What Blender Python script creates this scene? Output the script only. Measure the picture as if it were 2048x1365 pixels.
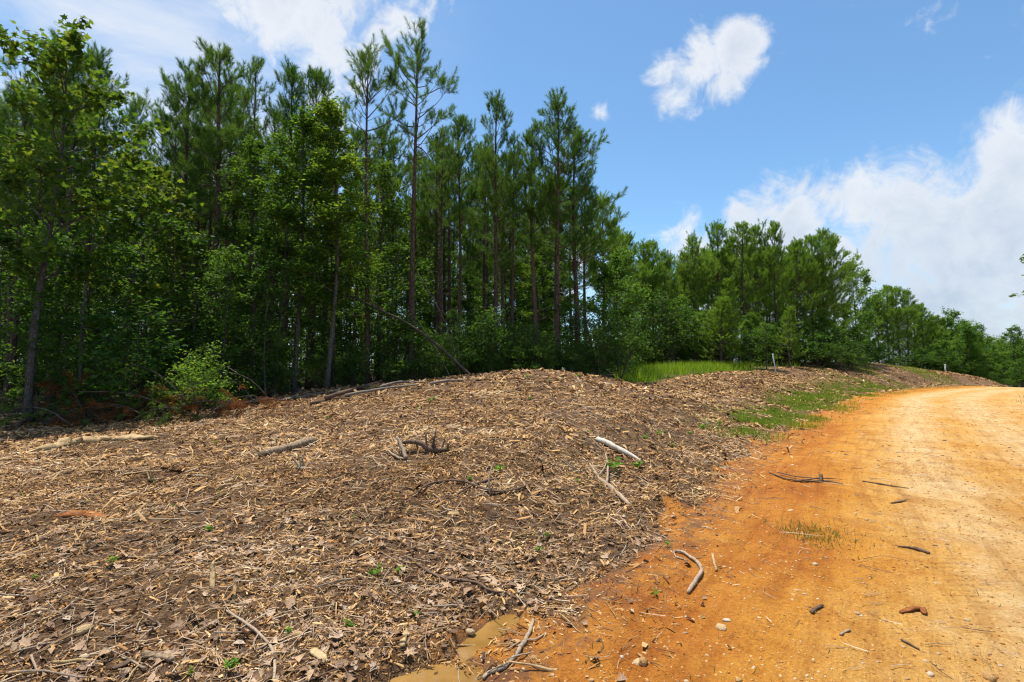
import bpy, math, random
import numpy as np
from mathutils import Vector, Matrix, Euler

for _o in list(bpy.data.objects):
    bpy.data.objects.remove(_o)
S = bpy.context.scene
COL = S.collection
R = math.radians
rnd = random.Random(7)
nr = np.random.default_rng(11)

# ------------------------------------------------------------------ camera
F = 1050.0                       # focal length in photograph pixels (2048 wide)
EYE = 1.6
PITCH = math.atan(52.5 / F)
cam_d = bpy.data.cameras.new('camera')
cam_d.sensor_width = 36.0
cam_d.lens = F / 2048 * 36.0
cam_d.clip_start = 0.05
cam_d.clip_end = 3000
cam = bpy.data.objects.new('camera', cam_d)
COL.objects.link(cam)
cam.location = (0, 0, EYE)
cam.rotation_euler = (R(90) + PITCH, 0, 0)
S.camera = cam

# ------------------------------------------------------------------ render / exposure
S.view_settings.view_transform = 'Standard'
S.view_settings.look = 'None'
S.view_settings.gamma = 1.0
S.view_settings.exposure = 0.42
S.render.engine = 'CYCLES'
cy = S.cycles
cy.max_bounces = 5
cy.diffuse_bounces = 3
cy.glossy_bounces = 2
cy.transmission_bounces = 4
cy.transparent_max_bounces = 8
cy.caustics_reflective = False
cy.caustics_refractive = False
cy.use_denoising = True
cy.use_adaptive_sampling = True
cy.adaptive_threshold = 0.02
cy.filter_width = 1.2

# ------------------------------------------------------------------ sun
SUN_AZ = R(-40)                  # from +Y towards -X
SUN_EL = R(75)
to_sun = Vector((math.sin(SUN_AZ) * math.cos(SUN_EL), math.cos(SUN_AZ) * math.cos(SUN_EL), math.sin(SUN_EL)))
sun_d = bpy.data.lights.new('sun', 'SUN')
sun_d.energy = 5.0
sun_d.angle = R(0.53)
sun_d.color = (1.0, 0.955, 0.88)
sun = bpy.data.objects.new('sun', sun_d)
COL.objects.link(sun)
sun.rotation_euler = to_sun.to_track_quat('Z', 'Y').to_euler()

# ------------------------------------------------------------------ pixel helpers
CP, SP = math.cos(PITCH), math.sin(PITCH)
def ray(px, py):
    u = (px - 1024.0) / F; v = (682.5 - py) / F
    return np.array([u, CP - v * SP, SP + v * CP])
def at(px, py, Y):
    d = ray(px, py); k = Y / d[1]
    return np.array([d[0] * k, Y, EYE + d[2] * k])

# ------------------------------------------------------------------ world: sky and clouds
W = bpy.data.worlds.new('World')
S.world = W
W.use_nodes = True
wt = W.node_tree
wt.nodes.clear()
def wn(t, **k):
    n = wt.nodes.new(t)
    for a, b in k.items(): setattr(n, a, b)
    return n
def wl(a, b): wt.links.new(a, b)
def wmath(op, a, b=None, c=None, clamp=False):
    n = wn('ShaderNodeMath', operation=op, use_clamp=clamp)
    for i, v in enumerate((a, b, c)):
        if v is None: continue
        if isinstance(v, (int, float)): n.inputs[i].default_value = v
        else: wl(v, n.inputs[i])
    return n.outputs[0]
sky = wn('ShaderNodeTexSky', sky_type='NISHITA')
sky.sun_disc = False
sky.sun_elevation = SUN_EL
sky.sun_rotation = SUN_AZ
sky.altitude = 200
sky.air_density = 1.0
sky.dust_density = 0.4
sky.ozone_density = 3.5
tc = wn('ShaderNodeTexCoord')
DIR = tc.outputs['Generated']
def wnoise(scale, detail, rough, dist=0.0, off=(0, 0, 0), stretch=(1, 1, 1), rot=(0, 0, 0)):
    mp = wn('ShaderNodeMapping')
    mp.inputs['Location'].default_value = off
    mp.inputs['Scale'].default_value = stretch
    mp.inputs['Rotation'].default_value = rot
    wl(DIR, mp.inputs['Vector'])
    n = wn('ShaderNodeTexNoise')
    n.inputs['Scale'].default_value = scale
    n.inputs['Detail'].default_value = detail
    n.inputs['Roughness'].default_value = rough
    n.inputs['Distortion'].default_value = dist
    wl(mp.outputs[0], n.inputs['Vector'])
    return n.outputs['Fac']
# cloud lobes: (px, py, radius px, weight): directions in the sky
LOBES = [
    # tall wispy cloud above the pines
    (560, -10, 125, .85), (640, 55, 100, .85), (690, 130, 90, .72), (650, 190, 80, .58), (800, 30, 90, .72), (590, 95, 75, .6),
    (700, 10, 130, .78), (840, -30, 90, .6),
    # single puff
    (1400, 130, 66, .85), (1465, 95, 60, .88), (1340, 135, 52, .62), (1365, 195, 58, .70), (1500, 80, 42, .72), (1435, 165, 50, .72),
    (1198, 228, 26, .52),
    # big bank on the right
    (1400, 500, 75, .72), (1500, 420, 70, .72), (1570, 480, 140, .9), (1640, 455, 80, .75), (1760, 420, 75, .7), (1700, 560, 170, 1.), (1880, 500, 160, 1.),
    (1560, 440, 100, .85), (1700, 420, 100, .85), (1800, 415, 95, .85), (1840, 450, 110, .95), (1930, 415, 85, .92), (1985, 390, 75, .9), (2045, 345, 70, .9), (2100, 300, 130, .9), (2100, 480, 220, 1.), (1900, 640, 220, 1.), (1500, 620, 150, .9), (2250, 420, 260, 1.), (2150, 650, 240, 1.),
    (1860, -10, 80, .28), (2200, 60, 120, .5),
    # low white bank behind the forest
    (1100, 560, 90, .72), (960, 560, 120, .7), (700, 560, 200, .7), (350, 560, 220, .75), (60, 520, 220, .75), (250, 330, 120, .46), (620, 420, 140, .55)]
acc = None
for (px, py, r, w) in LOBES:
    d = ray(px, py); d = d / np.linalg.norm(d)
    n = wn('ShaderNodeVectorMath', operation='DISTANCE')
    wl(DIR, n.inputs[0]); n.inputs[1].default_value = tuple(d)
    e = wn('ShaderNodeMapRange', interpolation_type='SMOOTHSTEP')
    off = math.hypot(px - 1024, py - 682) / F
    rr = r / F / math.sqrt(1 + off * off) * 1.9
    e.inputs['From Min'].default_value = 0.0; e.inputs['From Max'].default_value = rr
    e.inputs['To Min'].default_value = w; e.inputs['To Max'].default_value = 0.0
    wl(n.outputs['Value'], e.inputs['Value'])
    acc = e.outputs[0] if acc is None else wmath('MAXIMUM', acc, e.outputs[0])
# the rest of the sky carries clouds of the same kind, out of the photograph's field
sepd = wn('ShaderNodeSeparateXYZ'); wl(DIR, sepd.inputs[0])
behind = wn('ShaderNodeMapRange', interpolation_type='SMOOTHSTEP')
behind.inputs['From Min'].default_value = 0.62; behind.inputs['From Max'].default_value = 0.35
behind.inputs['To Min'].default_value = 0.0; behind.inputs['To Max'].default_value = 1.0
wl(sepd.outputs['Y'], behind.inputs['Value'])
gen = wnoise(2.6, 3, 0.5, 0.3, (3.1, 1.7, 0.4))
gen = wmath('MULTIPLY', wmath('MULTIPLY', wmath('SUBTRACT', gen, 0.40), 2.6, clamp=True), behind.outputs[0])
acc = wmath('MAXIMUM', acc, gen)
big = wnoise(9.0, 10, 0.62, 0.6, (0.3, 0, 0.9))
fine = wnoise(26.0, 8, 0.62, 0.8, (5, 2, 1))
nz = wmath('ADD', wmath('MULTIPLY', big, 1.1), wmath('MULTIPLY', fine, 0.5))          # about 0.8
dens = wmath('ADD', acc, wmath('MULTIPLY', wmath('SUBTRACT', nz, 0.83), 1.45))
dm = wn('ShaderNodeMapRange', interpolation_type='SMOOTHSTEP')
dm.inputs['From Min'].default_value = 0.26; dm.inputs['From Max'].default_value = 0.76
wl(dens, dm.inputs['Value'])
# high thin streaks over the left of the sky
cir = wnoise(3.2, 9, 0.6, 0.5, (2.0, .3, .2), (1.0, 1.0, 3.2), (0, 0.5, 0))
left = wn('ShaderNodeMapRange', interpolation_type='SMOOTHSTEP')
left.inputs['From Min'].default_value = 0.0; left.inputs['From Max'].default_value = -0.6
left.inputs['To Min'].default_value = 0.0; left.inputs['To Max'].default_value = 1.0
wl(sepd.outputs['X'], left.inputs['Value'])
cirm = wmath('MULTIPLY', wmath('MULTIPLY', wmath('SUBTRACT', cir, 0.36), 3.2, clamp=True), wmath('MULTIPLY', left.outputs[0], 0.85))
tot = wmath('MAXIMUM', dm.outputs[0], cirm)
tot = wmath('MULTIPLY', tot, 0.90)
# cloud brightness: sunlit tops, blue-grey undersides with folds
shade = wnoise(5.5, 7, 0.55, 0.4, (1, 4, 2))
low = wn('ShaderNodeMapRange', interpolation_type='SMOOTHSTEP')
low.inputs['From Min'].default_value = 0.34; low.inputs['From Max'].default_value = 0.03
low.inputs['To Min'].default_value = 0.0; low.inputs['To Max'].default_value = 1.0
wl(sepd.outputs['Z'], low.inputs['Value'])
core = wmath('MULTIPLY', wmath('SUBTRACT', dens, 0.7), 1.3, clamp=True)
sh = wmath('ADD', wmath('MULTIPLY', shade, 0.62), wmath('MULTIPLY', core, 0.32))
sh = wmath('ADD', sh, wmath('MULTIPLY', low.outputs[0], 0.30))
cr = wn('ShaderNodeValToRGB')
cr.color_ramp.elements[0].position = 0.33; cr.color_ramp.elements[0].color = (0.90, 0.93, 0.97, 1)
cr.color_ramp.elements[1].position = 0.86; cr.color_ramp.elements[1].color = (0.46, 0.56, 0.72, 1)
wl(sh, cr.inputs[0])
cl = wn('ShaderNodeVectorMath', operation='SCALE'); cl.inputs['Scale'].default_value = 7.4
wl(cr.outputs[0], cl.inputs[0])
mx = wn('ShaderNodeMix', data_type='RGBA')
tint = wn('ShaderNodeVectorMath', operation='MULTIPLY'); tint.inputs[1].default_value = (1.13, 1.38, 1.40)
wl(sky.outputs[0], tint.inputs[0])
wl(tot, mx.inputs['Factor']); wl(tint.outputs[0], mx.inputs[6]); wl(cl.outputs[0], mx.inputs[7])
bg = wn('ShaderNodeBackground'); bg.inputs['Strength'].default_value = 0.100
wl(mx.outputs[2], bg.inputs['Color'])
wo = wn('ShaderNodeOutputWorld'); wl(bg.outputs[0], wo.inputs[0])

# ------------------------------------------------------------------ numpy noise
def _h(ix, iy, seed):
    n = (ix.astype(np.int64) * 374761393 + iy.astype(np.int64) * 668265263 + seed * 1442695041) & 0x7fffffff
    n = ((n ^ (n >> 13)) * 1274126177) & 0x7fffffff
    n = (n ^ (n >> 16)) & 0xffff
    return n / 65535.0
def vnoise(x, y, seed=0):
    x0 = np.floor(x); y0 = np.floor(y); fx = x - x0; fy = y - y0
    fx = fx * fx * (3 - 2 * fx); fy = fy * fy * (3 - 2 * fy)
    a = _h(x0, y0, seed); b = _h(x0 + 1, y0, seed); c = _h(x0, y0 + 1, seed); d = _h(x0 + 1, y0 + 1, seed)
    return (a * (1 - fx) + b * fx) * (1 - fy) + (c * (1 - fx) + d * fx) * fy
def fbm(x, y, seed=0, oct=3):
    s = 0; a = .5; t = 0
    for i in range(oct):
        s = s + a * vnoise(x * 2 ** i, y * 2 ** i, seed + i * 17); t += a; a *= .5
    return s / t - .5
def sstep(a, b, x):
    t = np.clip((x - a) / (b - a), 0, 1); return t * t * (3 - 2 * t)

# ------------------------------------------------------------------ terrain shape
EDGE = np.array([(-9, -10), (-5, -4), (-2.4, 0), (-0.45, 2.67), (2.1, 6.3), (4.5, 10.2), (10, 17.7), (16.4, 25.8), (20.4, 30.5), (28, 37.5), (34, 42), (41, 46.5), (54, 54), (90, 72)], float)
def _smooth(P, n=8):
    out = []
    for i in range(len(P) - 1):
        p0 = P[max(i - 1, 0)]; p1 = P[i]; p2 = P[i + 1]; p3 = P[min(i + 2, len(P) - 1)]
        for k in range(n):
            t = k / n
            out.append(.5 * ((2 * p1) + (-p0 + p2) * t + (2 * p0 - 5 * p1 + 4 * p2 - p3) * t * t + (-p0 + 3 * p1 - 3 * p2 + p3) * t ** 3))
    out.append(P[-1]); return np.array(out)
EDGE_S = _smooth(EDGE)
_seg = np.linalg.norm(np.diff(EDGE_S, axis=0), axis=1)
_cum = np.concatenate([[0], np.cumsum(_seg)])
def st(x, y):
    """signed distance from the road's forest-side edge (positive towards the forest) and length along it"""
    x = np.asarray(x, float); y = np.asarray(y, float)
    best = np.full(x.shape, 1e9); sg = np.zeros(x.shape); tt = np.zeros(x.shape)
    for i in range(len(EDGE_S) - 1):
        a = EDGE_S[i]; d = EDGE_S[i + 1] - a; L2 = d @ d
        k = ((x - a[0]) * d[0] + (y - a[1]) * d[1]) / L2
        k = np.clip(k, 0, 1)
        dx = x - a[0] - k * d[0]; dy = y - a[1] - k * d[1]
        q = dx * dx + dy * dy
        m = q < best
        best = np.where(m, q, best)
        sg = np.where(m, np.sign(d[0] * dy - d[1] * dx), sg)
        tt = np.where(m, _cum[i] + k * _seg[i], tt)
    return np.sqrt(best) * sg, tt
ROADW = 6.7
GX0, GX1, GY0, GY1, GS = -96.0, 96.0, -50.0, 96.0, .25
def _grid(fn):
    gx = np.arange(GX0, GX1 + GS / 2, GS); gy2 = np.arange(GY0, GY1 + GS / 2, GS)
    X, Y = np.meshgrid(gx, gy2); return fn(X, Y)
def _look(G, x, y):
    u = np.clip((x - GX0) / GS, 0, G.shape[1] - 1.001); v = np.clip((y - GY0) / GS, 0, G.shape[0] - 1.001)
    i = u.astype(int); j = v.astype(int); fu = u - i; fv = v - j
    return (G[j, i] * (1 - fu) + G[j, i + 1] * fu) * (1 - fv) + (G[j + 1, i] * (1 - fu) + G[j + 1, i + 1] * fu) * fv
_ST = _grid(lambda X, Y: np.stack(st(X, Y)))
_SG, _TG = _ST[0], _ST[1]
def st(x, y):
    x = np.asarray(x, float); y = np.asarray(y, float); return _look(_SG, x, y), _look(_TG, x, y)
ctrl = [(a, b, 0.0) for a, b in EDGE[:11]] + [(6, -8, 0), (6.5, -2, 0), (8.5, 4, 0), (12, 10, 0), (17, 16, 0), (24.6, 24, 0), (33, 32, 0), (41, 38, -.1),
        (5, 4, .02), (12, 14, .03), (24, 28, .04), (41, 46.5, -.02), (54, 54, -1.1), (52, 44, -.7), (75, 62, -3.0), (75, 80, -1.9), (60, 80, -.9), (40, 60, 1.1), (30, -5, 0), (60, 10, -.5), (60, 30, -1)]
def gz(px, py, z):
    d = ray(px, py); k = (z - EYE) / d[2]; return (d[0] * k, d[1] * k, z)
def gy(px, py, Y): return tuple(at(px, py, Y))
ctrl += [gz(0, 1360, .05), gz(0, 1100, .10), gz(0, 950, .16), gy(0, 866, 11.3), gy(300, 848, 12.6), gy(500, 806, 15), gy(700, 777, 16.6), gy(900, 758, 17.3),
         gy(1080, 742, 17.5), gy(1180, 752, 17.6), gy(1350, 756, 25), gy(1480, 746, 30), gy(1600, 740, 37), gy(1700, 737, 42), gy(1780, 734, 46), gy(1835, 738, 50), gy(1890, 744, 54), gy(1960, 761, 57), gz(500, 1100, .12), gz(500, 950, .24),
         gz(800, 1000, .22), gz(1080, 900, .52), gz(1300, 850, .50), gz(1400, 800, .52), gz(1600, 770, .62), gz(800, 850, .52)]
ctrl += [(-14, 17, .35), (-25, 18, .2), (-5, 22, .8), (2, 22.5, 1.0), (5, 27, 1.0), (10, 38, 1.25), (20, 50, 1.2), (35, 58, .9), (-20, 50, .8), (0, 60, 1.2), (30, 78, .2), (-60, 30, 0), (-60, 60, .3), (-30, 0, .1), (-14, -10, .05), (0, -30, 0), (0, 85, .5), (70, -20, -.5), (-50, -40, 0)]
C0 = np.array(ctrl, float)
def _tps(r2): return np.where(r2 > 1e-12, .5 * r2 * np.log(np.maximum(r2, 1e-12)), 0)
_n = len(C0)
_A = np.zeros((_n + 3, _n + 3))
_A[:_n, :_n] = _tps((C0[:, None, 0] - C0[None, :, 0]) ** 2 + (C0[:, None, 1] - C0[None, :, 1]) ** 2) + np.eye(_n) * .4
_A[:_n, _n] = 1; _A[:_n, _n + 1:] = C0[:, :2]; _A[_n, :_n] = 1; _A[_n + 1:, :_n] = C0[:, :2].T
_b = np.zeros(_n + 3); _b[:_n] = C0[:, 2]
TW = np.linalg.solve(_A, _b)
def _base(X, Y):
    z = TW[_n] + TW[_n + 1] * X + TW[_n + 2] * Y
    for i in range(_n): z = z + TW[i] * _tps((X - C0[i, 0]) ** 2 + (Y - C0[i, 1]) ** 2)
    return z
_ZG = _grid(_base)
def pud(x, y):
    """depth of the wheel-rut hollow that holds the puddle"""
    j = fbm(x * 4.1, y * 4.1, 40, 4) * .75
    a = np.hypot((x + .36) / .40, (y - 2.72) / .36)
    b = np.hypot((x + .17 - (y - 3.26) * .55) / .12, (y - 3.26) / .38)
    c = np.hypot((x + .75) / .35, (y - 2.3) / .35)
    q = np.minimum(np.minimum(a, b), c) + j
    return sstep(1.15, .55, q)
_T0 = float(st(np.array([38.]), np.array([44.8]))[1][0])
def H(x, y):
    x = np.asarray(x, float); y = np.asarray(y, float); shp = x.shape
    x = x.ravel(); y = y.ravel()
    r = np.hypot(x, y); k = np.minimum(1, 92 / np.maximum(r, 1e-6)); xc = x * k; yc = y * k
    z = _look(_ZG, xc, yc)
    s, t = st(x, y)
    road = sstep(.25, -.25, s) * sstep(-ROADW - .4, -ROADW + .2, s)
    wide = sstep(2.6, -.2, s) * sstep(-ROADW - 9, -ROADW, s)
    z = z * (1 - wide) + wide * -.016 * np.maximum(t - _T0, 0) ** 1.35
    near = sstep(40, 12, r)
    rough = 1 - road
    z = z + rough * (fbm(x * .8, y * .8, 1, 3) * (.08 + .08 * near) + near * (fbm(x * 2.9, y * 2.9, 5, 3) * .13 + fbm(x * 9, y * 9, 9, 3) * .06))
    z = z + road * (fbm(x * .5, y * .5, 3, 2) * .016 + near * (fbm(x * 3.3, y * 3.3, 21, 3) * .030 + fbm(x * 15, y * 15, 25, 3) * .018))
    # low scraped lip where the mulch meets the clay
    z = z + .065 * np.exp(-((s - .22 - fbm(t * .9, t * 0, 31, 2) * .5) / .20) ** 2) * sstep(9, 14.5, t) * (.4 + 1.2 * vnoise(t * .9, t * 0, 33))
    # wheel ruts
    for rs, dp in ((-.75, .025), (-2.4, .022), (-4.0, .022), (-5.6, .016)):
        z = z - dp * np.exp(-((s - rs - .12 * np.sin(t * .35)) / .28) ** 2) * near
    p = pud(x, y)
    z = z * (1 - sstep(0, 1, p) * .9) + p * -.035 + np.where(p > 0, 0.0, 0.0)
    return z.reshape(shp)
def H1(x, y): return float(H(np.array([x]), np.array([y]))[0])
_YS = np.concatenate([np.linspace(2.0, 12, 900), np.linspace(12.02, 90, 1400)])
def ground_at(px, py):
    d = ray(px, py); k = _YS / d[1]
    x = d[0] * k; z = EYE + d[2] * k
    h = H(x, _YS); m = np.nonzero(z <= h)[0]
    if len(m) == 0: i = len(_YS) - 1
    else: i = max(m[0], 1)
    a = z[i - 1] - h[i - 1]; b = h[i] - z[i]; f = a / max(a + b, 1e-6)
    Y = _YS[i - 1] + (_YS[i] - _YS[i - 1]) * min(max(f, 0), 1)
    p = at(px, py, Y); p[2] = H1(p[0], p[1]); return p
def normals(x, y, e=.05):
    n = np.stack([-(H(x + e, y) - H(x - e, y)) / (2 * e), -(H(x, y + e) - H(x, y - e)) / (2 * e), np.ones_like(x)], -1)
    return n / np.linalg.norm(n, axis=-1, keepdims=True)
TREELINE = np.array([(-60, 8), (-16, 10.2), (-10.9, 11.9), (-8.6, 13.6), (-7.3, 15.8), (-5, 17.8), (-2, 18.8), (1, 19.2), (4, 20.8), (5.2, 26), (7, 34), (10, 39.5), (14, 41), (22, 44), (34, 50), (45, 56), (70, 74)], float)
def treeline(x): return np.interp(x, TREELINE[:, 0], TREELINE[:, 1])

def clearing(x, y):
    px = 1024 + x / np.maximum(y, 1) * F
    near_ = np.interp(px, [1200, 1260, 1350, 1420, 1500, 1600], [21.5, 21.5, 24.5, 28.5, 35, 40])
    return sstep(-.8, .8, y - near_ + fbm(x * .7, y * .7, 90, 2) * 2.2) * sstep(43, 40, y) * sstep(1215, 1250, px) * sstep(1640, 1560, px) * (y > 15)

# ------------------------------------------------------------------ mesh helpers
def mesh(name, V, T, mats=(), smooth=False, attrs=None):
    me = bpy.data.meshes.new(name)
    V = np.ascontiguousarray(V, np.float32); T = np.ascontiguousarray(T, np.int32)
    k = T.shape[1]
    me.vertices.add(len(V)); me.vertices.foreach_set('co', V.ravel())
    me.loops.add(T.size); me.loops.foreach_set('vertex_index', T.ravel())
    me.polygons.add(len(T)); me.polygons.foreach_set('loop_start', np.arange(0, T.size, k, dtype=np.int32))
    if smooth: me.polygons.foreach_set('use_smooth', np.ones(len(T), bool))
    if attrs:
        for a, v in attrs.items():
            at_ = me.attributes.new(a, 'FLOAT', 'POINT'); at_.data.foreach_set('value', np.ascontiguousarray(v, np.float32))
    me.update(calc_edges=True)
    for m in mats: me.materials.append(m)
    return me
def link(name, me, parent=None, loc=None):
    o = bpy.data.objects.new(name, me); COL.objects.link(o)
    if parent is not None: o.parent = parent
    if loc is not None: o.location = loc
    return o
def tag(o, label=None, cat=None, group=None, kind=None):
    for k, v in (('label', label), ('category', cat), ('group', group), ('kind', kind)):
        if v: o[k] = v
    return o
def unit(v): return v / np.maximum(np.linalg.norm(v, axis=-1, keepdims=True), 1e-9)
class Geo:
    def __init__(s): s.V = []; s.T = []; s.n = 0
    def add(s, V, T):
        V = np.asarray(V, float).reshape(-1, 3); T = np.asarray(T, int)
        if len(T) == 0: return
        s.V.append(V); s.T.append(T + s.n); s.n += len(V)
    def tube(s, P, rad, k=6, cap=True, flat=None, rough=0.0, rg=None):
        P = np.asarray(P, float); m = len(P); rad = np.broadcast_to(np.asarray(rad, float), (m,))
        tg = unit(np.gradient(P, axis=0))
        ref = np.array([0, 0, 1.]) if abs(tg[0, 2]) < .9 else np.array([1., 0, 0])
        a = unit(np.cross(tg, ref)); b = np.cross(tg, a)
        th = np.arange(k) / k * 2 * math.pi
        ca, sa = np.cos(th), np.sin(th)
        rr = rad[:, None] * np.ones((m, k))
        if rough and rg is not None: rr = rr * (1 + rg.uniform(-rough, rough, (m, k)))
        fb = flat if flat else 1.0
        V = P[:, None, :] + rr[..., None] * (ca[None, :, None] * a[:, None, :] + fb * sa[None, :, None] * b[:, None, :])
        V = V.reshape(-1, 3)
        i = np.arange(m - 1)[:, None] * k; j = np.arange(k)[None, :]; j2 = (j + 1) % k
        q = np.stack([i + j, i + j2, i + k + j2, i + k + j], -1).reshape(-1, 4)
        T = np.concatenate([q[:, [0, 1, 2]], q[:, [0, 2, 3]]])
        if cap:
            c0 = len(V); V = np.concatenate([V, P[:1] - tg[:1] * rad[0] * .15, P[-1:] + tg[-1:] * rad[-1] * .3])
            jj = np.arange(k); j3 = (jj + 1) % k
            T = np.concatenate([T, np.stack([j3, jj, np.full(k, c0)], -1), np.stack([(m - 1) * k + jj, (m - 1) * k + j3, np.full(k, c0 + 1)], -1)])
        s.add(V, T)
    def scatter(s, tv, tf, P, A, B, C, jitter=0.0, rg=None):
        """copies of the template (tv, tf) at P with scaled axes A, B, C"""
        tv = np.asarray(tv, float); tf = np.asarray(tf, int); n = len(P); k = len(tv)
        if n == 0: return
        tt = np.broadcast_to(tv, (n, k, 3))
        if jitter: tt = tt * (1 + rg.uniform(-jitter, jitter, (n, k, 3)))
        V = P[:, None, :] + tt[..., 0:1] * A[:, None, :] + tt[..., 1:2] * B[:, None, :] + tt[..., 2:3] * C[:, None, :]
        T = (tf[None] + (np.arange(n) * k)[:, None, None]).reshape(-1, 3)
        s.add(V.reshape(-1, 3), T)
    def mesh(s, name, mat, smooth=False):
        if not s.V: return mesh(name, np.zeros((3, 3)), np.array([[0, 1, 2]]), [mat])
        return mesh(name, np.concatenate(s.V), np.concatenate(s.T), [mat], smooth)

# ------------------------------------------------------------------ materials
def newmat(name):
    m = bpy.data.materials.new(name); m.use_nodes = True
    m.node_tree.nodes.clear(); return m
class N:
    def __init__(s, m): s.t = m.node_tree
    def n(s, ty, **k):
        x = s.t.nodes.new(ty)
        for a, b in k.items(): setattr(x, a, b)
        return x
    def l(s, a, b): s.t.links.new(a, b)
    def math(s, op, a, b=None, clamp=False):
        x = s.n('ShaderNodeMath', operation=op, use_clamp=clamp)
        for i, v in enumerate((a, b)):
            if v is None: continue
            if isinstance(v, (int, float)): x.inputs[i].default_value = v
            else: s.l(v, x.inputs[i])
        return x.outputs[0]
    def ramp(s, fac, stops, interp='LINEAR'):
        x = s.n('ShaderNodeValToRGB'); e = x.color_ramp.elements; x.color_ramp.interpolation = interp
        while len(e) < len(stops): e.new(0.5)
        for i, (p, c) in enumerate(stops): e[i].position = p; e[i].color = (*c, 1)
        s.l(fac, x.inputs[0]); return x.outputs[0]
    def coord(s, which='Object', scale=(1, 1, 1)):
        c = s.n('ShaderNodeTexCoord'); mp = s.n('ShaderNodeMapping'); mp.inputs['Scale'].default_value = scale
        s.l(c.outputs[which], mp.inputs[0]); return mp.outputs[0]
    def noise(s, vec, scale, detail=4, rough=.55, dist=0):
        x = s.n('ShaderNodeTexNoise'); x.inputs['Scale'].default_value = scale; x.inputs['Detail'].default_value = detail
        x.inputs['Roughness'].default_value = rough; x.inputs['Distortion'].default_value = dist
        s.l(vec, x.inputs['Vector']); return x.outputs['Fac']
    def voro(s, vec, scale, feature='F1', out='Distance'):
        x = s.n('ShaderNodeTexVoronoi', feature=feature); x.inputs['Scale'].default_value = scale
        s.l(vec, x.inputs['Vector']); return x.outputs[out]
    def mix(s, f, a, b, mode='MIX'):
        x = s.n('ShaderNodeMix', data_type='RGBA', blend_type=mode)
        for i, v in ((0, f), (6, a), (7, b)):
            if isinstance(v, (int, float)): x.inputs[i].default_value = v
            elif isinstance(v, tuple): x.inputs[i].default_value = (*v, 1)
            else: s.l(v, x.inputs[i])
        return x.outputs[2]
    def attr(s, name):
        x = s.n('ShaderNodeAttribute', attribute_name=name); return x.outputs['Fac']
    def island(s): return s.n('ShaderNodeNewGeometry').outputs['Random Per Island']
    def objrand(s): return s.n('ShaderNodeObjectInfo').outputs['Random']
    def bump(s, h, strength=.5, dist=.02):
        x = s.n('ShaderNodeBump'); x.inputs['Strength'].default_value = strength; x.inputs['Distance'].default_value = dist
        s.l(h, x.inputs['Height']); return x.outputs[0]
    def out(s, col, rough=.9, spec=.2, normal=None, trans=None, tfac=.35):
        p = s.n('ShaderNodeBsdfPrincipled')
        if isinstance(col, tuple): p.inputs['Base Color'].default_value = (*col, 1)
        else: s.l(col, p.inputs['Base Color'])
        if isinstance(rough, (int, float)): p.inputs['Roughness'].default_value = rough
        else: s.l(rough, p.inputs['Roughness'])
        if isinstance(spec, (int, float)): p.inputs['Specular IOR Level'].default_value = spec
        else: s.l(spec, p.inputs['Specular IOR Level'])
        if normal is not None: s.l(normal, p.inputs['Normal'])
        o = s.n('ShaderNodeOutputMaterial'); sh = p.outputs[0]
        if trans is not None:
            tr = s.n('ShaderNodeBsdfTranslucent'); s.l(trans, tr.inputs[0])
            mx = s.n('ShaderNodeMixShader'); mx.inputs[0].default_value = tfac
            s.l(p.outputs[0], mx.inputs[1]); s.l(tr.outputs[0], mx.inputs[2]); sh = mx.outputs[0]
        s.l(sh, o.inputs[0])

def leaf_mat(name, dark, mid, light, tfac=.4, rough=.48, spec=.3, tgain=2.1, yellow=.25):
    m = newmat(name); g = N(m)
    co = g.coord('Object')
    v = g.math('ADD', g.math('MULTIPLY', g.island(), .55), g.math('MULTIPLY', g.noise(co, .9, 2), .75))
    v = g.math('ADD', v, g.math('MULTIPLY', g.math('SUBTRACT', g.objrand(), .5), .22))
    c = g.ramp(v, [(.25, dark), (.62, mid), (.98, light)])
    t = g.mix(1.0, c, (tgain * 1.12, tgain, tgain * .45), 'MULTIPLY')
    g.out(c, rough + .08, spec * .35, None, t, tfac); return m
M = {}
M['oak_leaf'] = leaf_mat('oak_leaf', (.030, .070, .011), (.058, .115, .017), (.13, .17, .022), .45)
M['gum_leaf'] = leaf_mat('gum_leaf', (.024, .064, .010), (.047, .108, .015), (.118, .185, .022), .43)
M['bright_leaf'] = leaf_mat('bright_leaf', (.045, .09, .012), (.085, .15, .018), (.17, .22, .025), .5)
M['lit_leaf'] = leaf_mat('lit_leaf', (.06, .13, .018), (.10, .20, .026), (.17, .27, .045), .45)  # sunlight put into the leaf colour, for the shrub standing in tree shade
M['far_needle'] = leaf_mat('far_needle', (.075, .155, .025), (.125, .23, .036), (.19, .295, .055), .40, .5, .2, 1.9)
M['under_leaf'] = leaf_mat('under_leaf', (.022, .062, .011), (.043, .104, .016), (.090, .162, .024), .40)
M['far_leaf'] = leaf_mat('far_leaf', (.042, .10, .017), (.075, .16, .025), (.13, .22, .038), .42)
M['seed_leaf'] = leaf_mat('seed_leaf', (.07, .16, .02), (.11, .24, .03), (.17, .32, .04), .45)
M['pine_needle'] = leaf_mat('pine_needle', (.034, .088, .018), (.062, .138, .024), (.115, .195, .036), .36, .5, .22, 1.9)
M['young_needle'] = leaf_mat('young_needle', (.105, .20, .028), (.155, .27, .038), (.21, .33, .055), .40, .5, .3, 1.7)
M['dead_needle'] = leaf_mat('dead_needle', (.10, .035, .012), (.18, .065, .02), (.27, .12, .04), .25, .7, .2, 1.4)
M['grass'] = leaf_mat('grass', (.085, .16, .014), (.15, .26, .020), (.22, .32, .035), .42, .5, .3, 1.8)
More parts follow.
